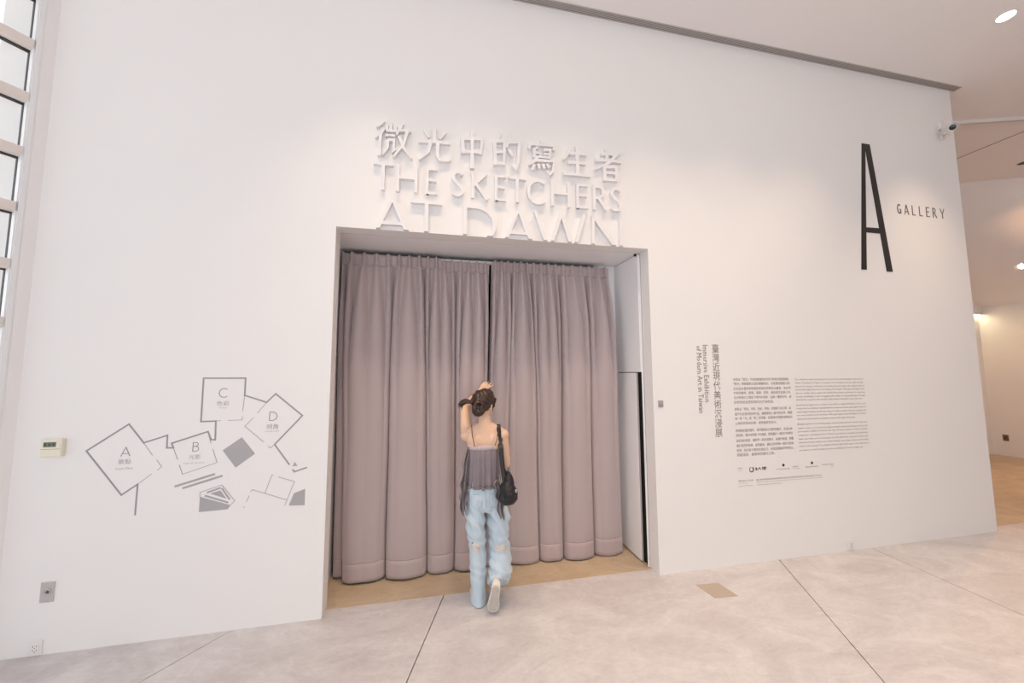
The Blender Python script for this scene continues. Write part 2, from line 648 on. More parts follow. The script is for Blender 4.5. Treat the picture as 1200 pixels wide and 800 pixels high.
# ceiling: flat field, then a sloping soffit down to the end of the corridor
SLT, SLB = [(6.73, 2.624), (10.90, 0.62)], [(11.27, 2.624), (11.27, 0.62)]
mb = MB()
mb.add([(-8.5, YB - 0.2, CEIL), (13.2, YB - 0.2, CEIL), (13.2, -0.48, CEIL), (SLT[0][0], SLT[0][1], CEIL), (SLT[0][0], 2.8, CEIL), (-8.5, 2.8, CEIL)], [(0, 1, 2, 3, 4, 5)])
ceil = structure(mb.build('ceiling', M['ceiling'], normals=False))
# the flat field is two pieces with a fine shadow joint between them
MB().box((7.862, -0.05, CEIL - 0.004), (7.874, 1.75, CEIL + 0.004)).build('shadow_joint', M['joint'], ceil)
n = 24
mb = MB()


def soffit(s, t):
    a = Vector((SLT[0][0] + (SLT[1][0] - SLT[0][0]) * s, SLT[0][1] + (SLT[1][1] - SLT[0][1]) * s, CEIL))
    b = Vector((SLB[0][0] + (SLB[1][0] - SLB[0][0]) * s, SLB[0][1] + (SLB[1][1] - SLB[0][1]) * s, 3.03))
    return a.lerp(b, t)


vv = [soffit(-0.05 + 1.65 * i / n, j / n) for i in range(n + 1) for j in range(n + 1)]
mb.add(vv, [(i * (n + 1) + j, i * (n + 1) + j + 1, (i + 1) * (n + 1) + j + 1, (i + 1) * (n + 1) + j) for i in range(n) for j in range(n)])
o = mb.build('ceiling_slope', M['ceiling'], smooth=True, normals=False)
structure(o)

structure(MB().box((11.27, YB, 0), (11.45, 2.8, CEIL)).build('wall_right', M['wall']))
mb = MB()
mb.box((WX1 - 0.5, 2.664, 0), (11.27, 2.8, CEIL))
mb.box((WX1 - 0.5, 2.60, 2.87), (11.27, 2.664, CEIL))          # drop that hides the light strip
structure(mb.build('wall_corridor', M['wall']))
structure(MB().box((WX1 - 0.6, 0.55, 0), (WX1 - 0.5, 2.8, CEIL)).build('wall_corridor_left', M['wall']))

# rear wall, out of view; its glazing is added for frontal fill daylight
mb = MB()
mb.box((-8.5, YB - 0.2, 0), (-4.6, YB, CEIL))
mb.box((3.8, YB - 0.2, 0), (13.2, YB, CEIL))
mb.box((-4.6, YB - 0.2, 0), (3.8, YB, 0.3))
mb.box((-4.6, YB - 0.2, 4.3), (3.8, YB, CEIL))
structure(mb.build('wall_back', M['wall']))

# ------------------------------------------------------------------ window wall on the left
TS = 0.3661                                     # transom spacing
TZ0 = 1.98 - TS * 5                             # underside of the lowest transom


def wbox(mb, d0, d1, n0, n1, z0, z1):
    ps = []
    for z in (z0, z1):
        for d, nn in ((d0, n0), (d1, n0), (d1, n1), (d0, n1)):
            ps.append(on_window(d, z, nn))
    mb.add(ps, [(0, 3, 2, 1), (4, 5, 6, 7), (0, 1, 5, 4), (1, 2, 6, 5), (2, 3, 7, 6), (3, 0, 4, 7)])
    return mb


WFULL = 9.6
mb = MB()
wbox(mb, -0.02, 0.062, -0.30, 0.0, 0, CEIL)      # narrow pier in the corner
wbox(mb, 7.5, WFULL, -0.30, 0.0, 0, CEIL)
wbox(mb, 0.062, 7.5, -0.30, 0.0, 0, 0.06)
structure(mb.build('wall_left', M['wall']))
BAY = 2.479
pane_me = {}
for bay in range(3):
    d0 = 0.062 + bay * BAY
    win = thing('window_%d' % (bay + 1), None, None, on_window(d0, 0))
    structure(win)
    f = MB()
    wbox(f, d0, d0 + 0.024, -0.10, 0.004, 0.06, CEIL)
    wbox(f, d0 + BAY - 0.024, d0 + BAY, -0.10, 0.004, 0.06, CEIL)
    g = MB()
    wbox(g, d0 + 0.024, d0 + 0.034, -0.085, -0.054, 0.06, CEIL)
    wbox(g, d0 + BAY - 0.034, d0 + BAY - 0.024, -0.085, -0.054, 0.06, CEIL)
    wbox(f, d0 + 0.024, d0 + 0.032, -0.054, -0.004, 0.06, CEIL)
    k = -1
    zs = []
    while TZ0 + TS * k < CEIL:
        zs.append(TZ0 + TS * k)
        k += 1
    zs = [z for z in zs if z > 0.06]
    for z in zs:
        t = MB()
        wbox(t, d0 + 0.024, d0 + BAY - 0.024, -0.085, -0.004, z, z + 0.060)
        t.build('transom', M['transom'], win)
        wbox(g, d0 + 0.034, d0 + BAY - 0.034, -0.080, -0.050, z - 0.007, z)
    f.build('window_frame', M['frame'], win)
    g.build('gasket', M['gasket'], win)
    bounds = [0.06] + zs + [CEIL]
    for i in range(len(bounds) - 1):
        za = bounds[i] + (0.06 if i else 0.0)
        zb = bounds[i + 1] - 0.007
        p = MB()
        a, b = d0 + 0.034, d0 + BAY - 0.034
        q = -0.062
        p.add([on_window(a, za, q), on_window(b, za, q), on_window(b, zb, q), on_window(a, zb, q)], [(0, 1, 2, 3)])
        p.build('pane', M['glass'], win, normals=False)
# added rear glazing, sized for the fill: three tall panes with a frame
win = thing('window_4', None, None, (-3.2, YB, 0))
structure(win)
f = MB()
for x in (-4.6, -1.8, 1.0, 3.8):
    f.box((x - 0.04, YB - 0.14, 0.3), (x + 0.04, YB - 0.04, 4.3))
f.box((-4.6, YB - 0.14, 0.3), (3.8, YB - 0.04, 0.36))
f.box((-4.6, YB - 0.14, 4.24), (3.8, YB - 0.04, 4.3))
f.build('window_frame', M['frame'], win)
for x in (-4.6, -1.8, 1.0):
    MB().add([(x + 0.04, YB - 0.09, 0.36), (x + 2.76, YB - 0.09, 0.36), (x + 2.76, YB - 0.09, 4.24), (x + 0.04, YB - 0.09, 4.24)], [(0, 1, 2, 3)]).build('pane', M['glass'], win, normals=False)


# ------------------------------------------------------------------ ceiling fittings
def downlight(loc, label, group, watts, lit=True, normal=(0, 0, -1), radius=0.058, cone=76, blend=1.0, src=0.09, color=WARM):
    nrm = Vector(normal).normalized()
    t = thing('ceiling_downlight', label, 'downlight', loc, group)
    p = Vector(loc)
    prof = [(radius * 1.16, 0.0), (radius * 1.16, 0.004), (radius * 1.02, 0.006), (radius, 0.002), (radius, 0.0)]
    MB().disc_stack(prof, 28, p, nrm).build('trim_ring', M['plastic'], t, smooth=True, angle=R(30))
    MB().disc_stack([(radius, 0.0015), (radius, 0.003), (radius * 0.9, 0.0045)], 28, p, nrm).build('lens', M['lamp'] if lit else M['slot'], t)
    if lit:
        l = bpy.data.lights.new('downlight_beam', 'SPOT')
        l.energy = watts
        l.color = color
        l.spot_size = R(cone)
        l.spot_blend = blend
        l.shadow_soft_size = src
        lo = bpy.data.objects.new('downlight_beam', l)
        COL.objects.link(lo)
        lo.parent = t
        lo.location = nrm * 0.02
        lo.rotation_euler = nrm.to_track_quat('-Z', 'Y').to_euler()
    return t


downlight((5.14, -0.785, CEIL), 'small round lit downlight in the high white ceiling, top right', None, SPOT_W)
for x, over in ((3.54, 'the printed wall texts'), (2.74, 'the vertical lettering, added to even the wash'), (1.94, 'the right jamb of the opening'), (1.14, 'the right half of the raised title, added to even the wash'),
                (0.34, 'the left half of the raised title'), (-0.46, 'the left jamb of the opening, added to even the wash')):  # every second lamp here is added to smooth the scallops on the wall
    downlight((x, -0.785, CEIL), 'round lit downlight over ' + over, 'downlights along the front wall', SPOT_W * 0.58)
for x in (5.14, 1.94, -1.26):
    downlight((x, -4.2, CEIL), 'round lit downlight behind the camera, ' + {5.14: 'the one furthest right', 1.94: 'the middle one', -1.26: 'the one nearest the window wall'}[x], 'downlights behind the camera', SPOT_W)
downlight((9.7, 0.75, CEIL), 'round lit downlight beyond the right edge over the corridor', None, CORRIDOR_W, color=(1.0, 0.53, 0.24), cone=120)
n0 = (soffit(0.5, 0.3) - soffit(0.5, 0.2)).cross(soffit(0.6, 0.3) - soffit(0.5, 0.3)).normalized()
if n0.z > 0:
    n0 = -n0


downlight((10.515, 1.652, 3.606), 'small lit downlight in the sloping soffit at the right edge', None, CORRIDOR_W, normal=n0, color=(1.0, 0.53, 0.24), cone=120)
downlight((9.06, 0.875, CEIL), 'unlit round recessed fitting in the ceiling at the right edge', None, 0, lit=False, radius=0.07)

# linear air diffuser along the front wall
t = thing('slot_air_diffuser', 'long grey slotted air diffuser in the ceiling along the front wall', 'vent', (2.4, -0.035, CEIL))
mb = MB()
DXA, DXB = -1.2, 5.93
mb.box((DXA, -0.072, CEIL - 0.006), (DXB, -0.062, CEIL + 0.02))
mb.box((DXA, -0.010, CEIL - 0.006), (DXB, -0.001, CEIL + 0.02))
mb.box((DXA, -0.072, CEIL - 0.006), (DXA + 0.01, -0.001, CEIL + 0.02))
mb.box((DXB - 0.01, -0.072, CEIL - 0.006), (DXB, -0.001, CEIL + 0.02))
mb.build('frame', M['diffuser'], t)
for y in (-0.050, -0.036, -0.022):
    MB().box((DXA + 0.01, y - 0.0032, CEIL - 0.004), (DXB - 0.01, y + 0.0032, CEIL + 0.012)).build('slat', M['diffuser'], t)
MB().box((DXA, -0.065, CEIL - 0.0015), (DXB, -0.005, CEIL + 0.001)).build('plenum', M['plenum'], t)

# surface mounted track on the corridor ceiling
t = thing('ceiling_track', 'slim white surface-mounted track on the ceiling right of the security camera', 'track', (7.4, 0.14, CEIL))
dv = Vector((0.755, -0.241, 0)).normalized()
px = dv.cross(Vector((0, 0, 1)))
mm = Matrix((dv, -px, Vector((0, 0, 1)))).transposed().to_4x4()
mm.translation = Vector((7.05, 0.262, CEIL))
MB().bevel_box((-0.95, -0.026, -0.045), (2.2, 0.026, 0.0), 0.006, mm).build('track_body', M['plastic'], t)
MB().box((-0.95, -0.007, -0.0465), (2.2, 0.007, -0.044), mm).build('track_groove', M['diffuser'], t)

# cove light at the end of the corridor
t = thing('cove_light', 'glowing strip light at the top of the corridor end wall', 'light strip', (11.1, 2.63, 2.86))
MB().box((9.6, 2.606, 2.862), (11.20, 2.660, 2.870)).build('strip', M['cove'], t)
MB().box((9.6, 2.600, 2.866), (11.22, 2.606, 2.8705)).build('strip_edge', M['plastic'], t)

# ------------------------------------------------------------------ door reveal on the right: lining, hatch leaf
t = thing('reveal_lining', 'tall white lining panel above the ajar hatch in the right reveal', 'panel', (1.87, 0.4, 0))
mb = MB()
mb.box((1.862, 0.150, 1.690), (1.890, 0.604, 2.785))
mb.build('upper_panel', M['reveal'], t)
MB().box((1.868, 0.142, 0), (1.885, 0.149, DZ - 0.005)).build('edge_strip', M['reveal'], t)
MB().box((1.890, 0.150, 0.0), (2.0, 0.604, 1.690)).build('cavity', M['dark'], t)
t = thing('hatch_door', 'white flush hatch door standing slightly ajar beside the right curtain', 'door', (1.86, 0.40, 0.01))
mm = Matrix.Translation(Vector((1.862, 0.60, 0))) @ Matrix.Rotation(R(-1.0), 4, 'Z')
MB().bevel_box((0.0, -0.375, 0.012), (0.022, 0.0, 1.683), 0.002, mm).build('leaf', M['reveal'], t)
MB().box((0.003, -0.3785, 0.012), (0.019, -0.3752, 1.683), mm).build('edge_band', M['diffuser'], t)
t = thing('catch_bolt', 'tiny black catch in the soffit corner above the right reveal', 'bolt', (1.85, 0.15, DZ))
MB().disc_stack([(0.011, 0.0), (0.011, 0.018), (0.007, 0.022)], 14, (1.846, 0.158, DZ), (0, 0, -1)).build('body', M['lens'], t, smooth=True, angle=R(30))
MB().disc_stack([(0.015, 0.0), (0.015, 0.003)], 14, (1.846, 0.158, DZ), (0, 0, -1)).build('collar', M['diffuser'], t)

# white curtain track
t = thing('curtain_track', 'white curtain track under the soffit at the top of the curtains', 'curtain rail', (0.5, 0.50, 2.75))
MB().bevel_box((-0.80, 0.566, 2.728), (1.70, 0.592, 2.764), 0.004).build('rail', M['plastic'], t)
MB().box((-0.80, 0.574, 2.7265), (1.70, 0.584, 2.729)).build('rail_groove', M['slot'], t)


# ------------------------------------------------------------------ curtains
def make_curtain(label, lobes, ztop, zbot, seed, cx, dip=None):
    """lobes: (top x0, top x1, bottom x0, bottom x1, pleats); each lobe is one soft full-length fold made of several heading pleats"""
    t = thing('curtain', label, 'curtain', (cx, 0.48, 0.02))
    r = random.Random(seed)
    per = 26                                     # columns per pleat
    cols = []                                    # (top x, bottom x, S in lobe, s in pleat, lobe amplitude, pleat amplitude)
    for (a0, a1, b0, b1, k) in lobes:
        amp = 0.170 + 0.040 * r.random()
        for q in range(k):
            pa = 0.75 + 0.5 * r.random()
            for c in range(per):
                s = c / per
                S = (q + s) / k
                cols.append((a0 + (a1 - a0) * S, b0 + (b1 - b0) * S, S, s, amp * min(1.0, (b1 - b0) / 0.26), pa, b1 - b0, a1 - a0, k))
    a0, a1, b0, b1, k = lobes[-1]
    cols.append((a1, b1, 1.0, 0.0, 0.1, 1.0, b1 - b0, a1 - a0, k))
    rows_v = [0, .006, .012, .02, .028, .034, .038, .045, .055, .07, .09, .115, .145, .18, .22, .27, .32, .38, .44, .5, .56, .62, .68, .74, .79, .83, .87, .9, .92, .935, .945, .948, .952, .955, .96, .97, .98, .99, 1.0]

    def point(col, v):
        xt, xb, S, s, amp, pa, lw, tw, k = col
        w = v ** 0.85
        x = xt + (xb - xt) * (v ** 1.05)
        zt = ztop - (dip[1] if dip and xt > dip[0] else 0.0)
        z = zt + (zbot - zt) * v
        head = max(0.0, 1 - v / 0.04)
        sn = math.sin(PI * s)
        # heading: narrow pinched pleats; just below they open into full rounds
        k_ = min(1.0, max(0.0, (v - 0.030) / 0.20))
        pin = sn ** math.exp(math.log(12.0) * (1 - k_) + math.log(1.1) * k_)
        a_pl = (0.044 + 0.024 * k_) * math.exp(-max(0.0, v - 0.20) * 4.2) * pa + 0.004
        env = math.sin(PI * S) ** 0.45 if 0 < S < 1 else 0.0
        grow = min(1.0, max(0.0, (v - 0.03) / 0.34)) ** 0.65
        y = -a_pl * pin - amp * env * grow
        # full folds overhang their valleys a little
        x += -0.145 * lw * grow * math.sin(2 * PI * S)
        x += -0.14 * (tw / k) * math.sin(2 * PI * s) * (1 - head) * math.exp(-v * 3.0)
        # the cloth leans and buckles a little
        y += 0.012 * noise.noise(Vector((x * 3.1, seed * 3.7, z * 0.9))) * min(1, v * 4)
        x += 0.008 * noise.noise(Vector((x * 2.0, seed * 1.7 + 9, z * 1.3))) * min(1, v * 4)
        if v > 0.9:
            z += 0.010 * noise.noise(Vector((x * 5, seed, 3.3))) * (v - 0.9) * 10
        if 0.9445 < v < 0.9535:                  # sunk stitching above the hem
            y += 0.0035
        return Vector((x, 0.518 + 0.055 * grow + y, z))

    grid = [[point(c, v) for c in cols] for v in rows_v]
    nc = len(cols)

    def band(i0, i1, name, lab=None):
        b = MB()
        vs = [p for row in grid[i0:i1 + 1] for p in row]
        n_ = i1 - i0
        fs = [(i * nc + j, i * nc + j + 1, (i + 1) * nc + j + 1, (i + 1) * nc + j) for i in range(n_) for j in range(nc - 1)]
        b.add(vs, fs)
        o = b.build(name, M['curtain'], t, smooth=True, normals=False)
        md = o.modifiers.new('thickness', 'SOLIDIFY')
        md.thickness = 0.0025
        md.offset = 0
        return o
    band(0, 6, 'pleated_heading')
    band(6, 31, 'drape')
    band(31, len(rows_v) - 1, 'hem')
    return t


make_curtain('mauve pleated curtain hanging left of the gap, behind her raised hand',
             [(-0.79, -0.752, -0.776, -0.690, 1), (-0.752, -0.342, -0.690, -0.352, 4), (-0.342, -0.082, -0.352, -0.018, 3), (-0.082, 0.21, -0.018, 0.212, 4), (0.21, 0.522, 0.212, 0.462, 4)],
             2.750, 0.014, 3, -0.15, dip=(0.071, 0.024))
make_curtain('mauve pleated curtain hanging right of the gap, next to the hatch door',
             [(0.545, 0.735, 0.472, 0.675, 3), (0.735, 0.92, 0.675, 0.98, 3), (0.92, 1.214, 0.98, 1.205, 4), (1.214, 1.491, 1.205, 1.494, 3), (1.491, 1.752, 1.494, 1.79, 3)],
             2.750, 0.008, 8, 1.15)

# ------------------------------------------------------------------ raised title over the opening
KAI = {
    '微': [[(23, 96), (15, 86), (4, 77)], [(25, 76), (16, 62), (2, 50)], [(16, 62), (15, 34), (14, 4)],
          [(42, 95), (42, 71)], [(32, 86), (33, 70), (54, 71)], [(54, 87), (53, 69)], [(29, 58), (53, 60)],
          [(35, 47), (34, 26), (22, 8)], [(35, 47), (51, 48), (50, 20), (60, 27)],
          [(71, 97), (66, 80), (57, 62)], [(66, 74), (95, 78)], [(85, 76), (76, 40), (50, 4)], [(64, 60), (76, 30), (98, 5)]],
    '光': [[(50, 97), (50, 58)], [(24, 86), (35, 66)], [(80, 89), (65, 66)], [(6, 54), (94, 58)], [(40, 56), (34, 28), (8, 4)],
          [(60, 57), (59, 20), (66, 9), (86, 9), (94, 13), (94, 28)]],
    '中': [[(14, 76), (18, 36)], [(14, 74), (86, 78), (81, 38)], [(18, 41), (82, 44)], [(50, 99), (50, 0)]],
    '的': [[(27, 98), (18, 77)], [(9, 75), (12, 10)], [(9, 74), (42, 77), (40, 12)], [(12, 46), (40, 48)], [(12, 15), (40, 17)],
          [(64, 98), (57, 78), (47, 60)], [(58, 77), (93, 80), (86, 22), (79, 7), (67, 17)], [(58, 55), (70, 38)]],
    '寫': [[(48, 99), (53, 90)], [(14, 86), (9, 70)], [(14, 84), (91, 87), (84, 74)], [(36, 78), (24, 70)], [(24, 71), (26, 47)], [(26, 60), (42, 61)],
          [(54, 71), (75, 73), (72, 47)], [(54, 59), (73, 60)], [(26, 48), (73, 50)], [(34, 48), (24, 34), (8, 22)],
          [(28, 38), (88, 41), (81, 10), (73, 2), (61, 11)], [(24, 25), (18, 10)], [(37, 28), (40, 15)], [(51, 29), (56, 16)], [(63, 31), (70, 20)]],
    '生': [[(31, 94), (21, 70), (6, 50)], [(27, 72), (86, 76)], [(22, 43), (81, 46)], [(53, 98), (52, 8)], [(4, 6), (96, 9)]],
    '者': [[(26, 80), (72, 83)], [(45, 98), (45, 61)], [(6, 60), (94, 63)], [(88, 95), (52, 56), (4, 32)], [(36, 43), (37, 1)],
          [(36, 42), (76, 45), (74, 1)], [(37, 24), (74, 26)], [(37, 5), (74, 6)]],
}
title = thing('raised_title', 'raised white lettering in three lines on the wall over the curtained opening', 'sign', (0.6, -0.02, 3.2))
TY = -0.033                                     # front of the letters
CN_X = [(-0.462, -0.172), (-0.146, 0.134), (0.186, 0.412), (0.462, 0.715), (0.755, 1.038), (1.070, 1.345), (1.366, 1.648)]
CN_Z = [(3.355, 3.672), (3.362, 3.668), (3.345, 3.682), (3.365, 3.690), (3.362, 3.668), (3.372, 3.662), (3.365, 3.672)]
for ch, (xa, xb), (za, zb) in zip('微光中的寫生者', CN_X, CN_Z):
    mb = MB()
    W = 0.026 if ch in '微寫' else 0.032
    for k, st in enumerate(KAI[ch]):
        pts = [(xa + (xb - xa) * x / 100, za + (zb - za) * y / 100) for x, y in st]
        # smooth the bends a little
        if len(pts) == 2:
            mid = ((pts[0][0] + pts[1][0]) / 2, (pts[0][1] + pts[1][1]) / 2)
            pts = [pts[0], mid, pts[1]]
        horiz = abs(pts[-1][0] - pts[0][0]) > abs(pts[-1][1] - pts[0][1]) * 2
        ww = [W * (1.0 if i == 0 else 0.8) for i in range(len(pts))]
        ww[-1] = W * (1.05 if horiz or abs(pts[-1][0] - pts[0][0]) < 0.02 else 0.55)
        if horiz:
            ww = [w * 0.85 for w in ww]
        mb.ribbon(pts, ww, TY - 0.0004 * k, -0.0005)
    mb.build('letter', M['letter'], title)


def arc(cx, cz, rx, rz, a0, a1, n=14):
    return [(cx + rx * math.cos(R(a0 + (a1 - a0) * i / n)), cz + rz * math.sin(R(a0 + (a1 - a0) * i / n))) for i in range(n + 1)]


def latin(ch, x0, x1, z0, z1, w, y=TY, clip=None):
    """thin humanist capitals as ribbons; w = stem width"""
    W, H = x1 - x0, z1 - z0
    h = w / 2
    th = w * 0.82
    P = lambda x, z: (x0 + x * W, z0 + z * H)
    S = []
    sx, sz = h / W, (th / 2) / H
    if ch == 'T':
        S = [([P(0, 1 - sz), P(1, 1 - sz)], th), ([P(.5, 1 - sz), P(.5, .5), P(.5, 0)], [w, w * .92, w])]
    elif ch == 'H':
        S = [([P(sx, 0), P(sx, .5), P(sx, 1)], [w, w * .9, w]), ([P(1 - sx, 0), P(1 - sx, .5), P(1 - sx, 1)], [w, w * .9, w]), ([P(sx, .52), P(1 - sx, .52)], th)]
    elif ch == 'E':
        S = [([P(sx, 0), P(sx, 1)], w), ([P(sx, 1 - sz), P(1, 1 - sz)], th), ([P(sx, .53), P(.9, .53)], th), ([P(sx, sz), P(1, sz)], th)]
    elif ch == 'S':
        top = arc(x0 + W * .52, z0 + H * .755, W * .46 - h, H * .245 - h, 28, 230, 12)
        bot = arc(x0 + W * .46, z0 + H * .255, W * .48 - h, H * .255 - h, 50, -155, 12)
        S = [(top + bot, [w * (.75 + .25 * math.sin(PI * i / 25)) for i in range(26)])]
    elif ch == 'K':
        S = [([P(sx, 0), P(sx, 1)], w), ([P(.92, 1), P(sx, .47)], th), ([P(.28, .56), P(.98, 0)], w)]
    elif ch == 'C':
        S = [(arc(x0 + W * .56, z0 + H * .5, W * .56 - h, H * .51 - h, 48, 312, 22), w)]
    elif ch == 'R':
        bowl = [P(sx, 1 - sz), P(.45, 1 - sz)] + arc(x0 + W * .45, z0 + H * .745, W * .40 - h, H * .255 - th / 2, 80, -80, 10) + [P(.45, .49), P(sx, .49)]
        S = [([P(sx, 0), P(sx, 1)], w), (bowl, th), ([P(.42, .49), P(.98, 0)], w)]
    elif ch == 'D':
        bowl = [P(sx, 1 - sz), P(.38, 1 - sz)] + arc(x0 + W * .38, z0 + H * .5, W * .62 - h, H * .5 - th / 2, 82, -82, 18) + [P(.38, sz), P(sx, sz)]
        S = [([P(sx, 0), P(sx, 1)], w), (bowl, w)]
    elif ch == 'A':
        cb = .30 if clip is None else .40
        S = [([P(0.02, 0), P(.5, 1)], th), ([P(.5, 1), P(.98, 0)], w * 1.05), ([P(.5 - .48 * (1 - cb), cb), P(.5 + .48 * (1 - cb), cb)], th)]
    elif ch == 'W':
        S = [([P(0.0, 1), P(.27, 0)], w), ([P(.27, 0), P(.53, .985)], th), ([P(.53, .985), P(.76, 0)], w), ([P(.76, 0), P(1, 1)], th)]
    elif ch == 'N':
        S = [([P(sx, 0), P(sx, 1)], th), ([P(sx, 1), P(1 - sx, 0)], w), ([P(1 - sx, 0), P(1 - sx, 1)], th)]
    elif ch == 'G':
        S = [(arc(x0 + W * .5, z0 + H * .5, W * .5 - h, H * .5 - h, 40, 340, 18), w), ([P(.55, .45), P(1 - sx, .45), P(1 - sx, .05)], th)]
    elif ch == 'L':
        S = [([P(sx, 0), P(sx, 1)], w), ([P(sx, sz), P(1, sz)], th)]
    elif ch == 'Y':
        S = [([P(0, 1), P(.5, .45)], th), ([P(1, 1), P(.5, .45)], th), ([P(.5, .48), P(.5, 0)], w)]
    mb = MB()
    for k, (pts, ww) in enumerate(S):
        mb.ribbon(pts, ww, y - (0.0003 * k if abs(y) > 0.01 else 0.00005 * k), -0.0003)
    if clip is not None:
        bm = bmesh.new()
        bm.from_mesh(mb.mesh('c'))
        res = bmesh.ops.bisect_plane(bm, geom=bm.verts[:] + bm.edges[:] + bm.faces[:], plane_co=(0, 0, clip), plane_no=(0, 0, -1), clear_outer=True)
        bmesh.ops.holes_fill(bm, edges=[e for e in bm.edges if e.is_boundary])
        bm.verts.index_update()
        mb = MB().add([v.co.copy() for v in bm.verts], [tuple(v.index for v in f.verts) for f in bm.faces])
        bm.free()
    return mb


EN1 = [(-0.464, -0.315), (-0.293, -0.129), (-0.071, 0.023), (0.128, 0.241), (0.294, 0.428), (0.485, 0.582), (0.601, 0.752), (0.759, 0.935), (0.971, 1.143), (1.196, 1.308), (1.351, 1.481), (1.51, 1.633)]
for ch, (xa, xb) in zip('THESKETCHERS', EN1):
    latin(ch, xa, xb, 3.096, 3.316, 0.026).build('letter', M['letter'], title)
EN2 = [('A', -0.462, -0.165), ('T', -0.178, 0.064), ('D', 0.230, 0.500), ('A', 0.545, 0.830), ('W', 0.830, 1.268), ('N', 1.332, 1.628)]
for ch, xa, xb in EN2:
    z0 = 2.70 if ch != 'D' else 2.73
    latin(ch, xa, xb, z0, 3.040, 0.031, clip=DZ + 0.001).build('letter', M['letter'], title)

# ------------------------------------------------------------------ black gallery letter and word
VY = -0.0012                                   # vinyl face
t = thing('gallery_letter', 'tall narrow black capital A on the wall at upper right', 'lettering', (4.52, 0, 3.4))
mb = MB()
mb.prism([(4.318, 2.735), (4.384, 2.735), (4.506, 4.060), (4.506, 4.119), (4.467, 4.119)], -0.006, -0.0002)
mb.prism([(4.657, 2.732), (4.735, 2.732), (4.573, 4.119), (4.500, 4.119), (4.512, 4.045)], -0.0062, -0.0002)
mb.prism([(4.420, 3.137), (4.614, 3.137), (4.607, 3.194), (4.428, 3.190)], -0.0058, -0.0002)
mb.build('stroke', M['vinyl_black'], t)
t = thing('gallery_word', 'small spaced word GALLERY right of the tall black A', 'lettering', (5.22, 0, 3.43))
GX = [('G', 4.884, 4.940), ('A', 4.985, 5.045), ('L', 5.095, 5.142), ('L', 5.198, 5.246), ('E', 5.300, 5.350), ('R', 5.398, 5.455), ('Y', 5.512, 5.572)]
for ch, xa, xb in GX:
    latin(ch, xa, xb, 3.380, 3.491, 0.0125, y=-0.002).build('letter', M['vinyl_brown'], t)

# ------------------------------------------------------------------ exhibition plan on the left wall
pl = thing('gallery_plan', 'grey line plan of rooms A to D printed on the left wall', 'wall graphic', (-1.5, 0, 1.1))


def line_part(polys, w, name, mat, parent=pl):
    for n_, pts in enumerate(polys):
        mb = MB()
        for i in range(len(pts) - 1):
            a, b = Vector(pts[i]), Vector(pts[i + 1])
            d = (b - a).normalized() * (w / 2)
            mb.ribbon([a - d, b + d], w, VY - 0.00004 * (i + n_), -0.0002)
        mb.build(name, mat, parent)


A0, A1, A2 = (-2.148, 1.199), (-1.931, 1.361), (-1.841, 1.237)
line_part([[A2, A1, A0, (-1.941, 0.912), (-1.857, 0.974)], [(-1.857, 0.974), (-1.858, 0.784)], [A2, (-1.711, 1.281), (-1.709, 1.199), (-1.672, 1.198)],
           [(-1.683, 1.228), (-1.477, 1.297), (-1.455, 1.242), (-1.431, 1.241), (-1.434, 1.366), (-1.522, 1.365), (-1.523, 1.657), (-1.268, 1.656), (-1.268, 1.537), (-1.129, 1.486)],
           [(-1.129, 1.486), (-1.074, 1.545), (-0.896, 1.389), (-1.065, 1.194), (-0.968, 1.054)], [(-1.672, 1.198), (-1.683, 1.228)],
           [(-0.942, 1.014), (-0.931, 1.001), (-0.856, 1.025)]], 0.0095, 'wall_line', M['map_dark'])
line_part([[A2, (-1.787, 1.155)], [(-1.761, 1.123), (-1.731, 1.079), (-1.753, 1.058)], [(-1.857, 0.974), (-1.785, 1.035)],
           [(-1.268, 1.537), (-1.275, 1.431)], [(-1.275, 1.391), (-1.275, 1.369), (-1.36, 1.368)], [(-1.435, 1.368), (-1.404, 1.368)],
           [(-1.129, 1.486), (-1.182, 1.414)], [(-1.207, 1.381), (-1.257, 1.325), (-1.136, 1.215)], [(-1.105, 1.184), (-1.091, 1.171), (-1.065, 1.196)],
           [(-1.683, 1.228), (-1.644, 1.123)], [(-1.631, 1.084), (-1.609, 1.023), (-1.411, 1.089), (-1.441, 1.177)], [(-1.477, 1.297), (-1.455, 1.218)],
           [(-1.5, 0.871), (-1.5, 0.9), (-1.374, 0.939), (-1.293, 0.831), (-1.316, 0.803)],
           [(-1.111, 0.867), (-1.073, 0.987), (-1.066, 0.985)], [(-1.031, 0.971), (-0.929, 0.934), (-0.982, 0.779)], [(-1.221, 0.819), (-1.207, 0.856)],
           [(-1.199, 0.884), (-1.189, 0.896), (-0.974, 0.814)], [(-1.237, 0.781), (-1.231, 0.788)]], 0.0036, 'thin_line', M['map_mid'])
line_part([[(-1.643, 0.948), (-1.426, 1.012)], [(-1.597, 0.934), (-1.381, 0.998)]], 0.0135, 'bench_bar', M['map_mid'])
line_part([[(-1.455, 0.896), (-1.387, 0.919)], [(-1.371, 0.914), (-1.326, 0.845)], [(-1.467, 0.874), (-1.336, 0.823)]], 0.0115, 'stair_bar', M['map_mid'])
for pts in ([(-1.383, 1.168), (-1.271, 1.251), (-1.185, 1.137), (-1.298, 1.049)], [(-1.5, 0.871), (-1.316, 0.803), (-1.332, 0.777), (-1.5, 0.772)],
            [(-1.441, 0.887), (-1.382, 0.904), (-1.341, 0.846)], [(-0.929, 0.854), (-0.858, 0.88), (-0.857, 0.769), (-0.958, 0.774)], [(-0.946, 1.039), (-0.914, 1.041), (-0.932, 1.068)]):
    MB().prism(pts, VY, -0.0002).build('solid_block', M['map_mid'], pl)
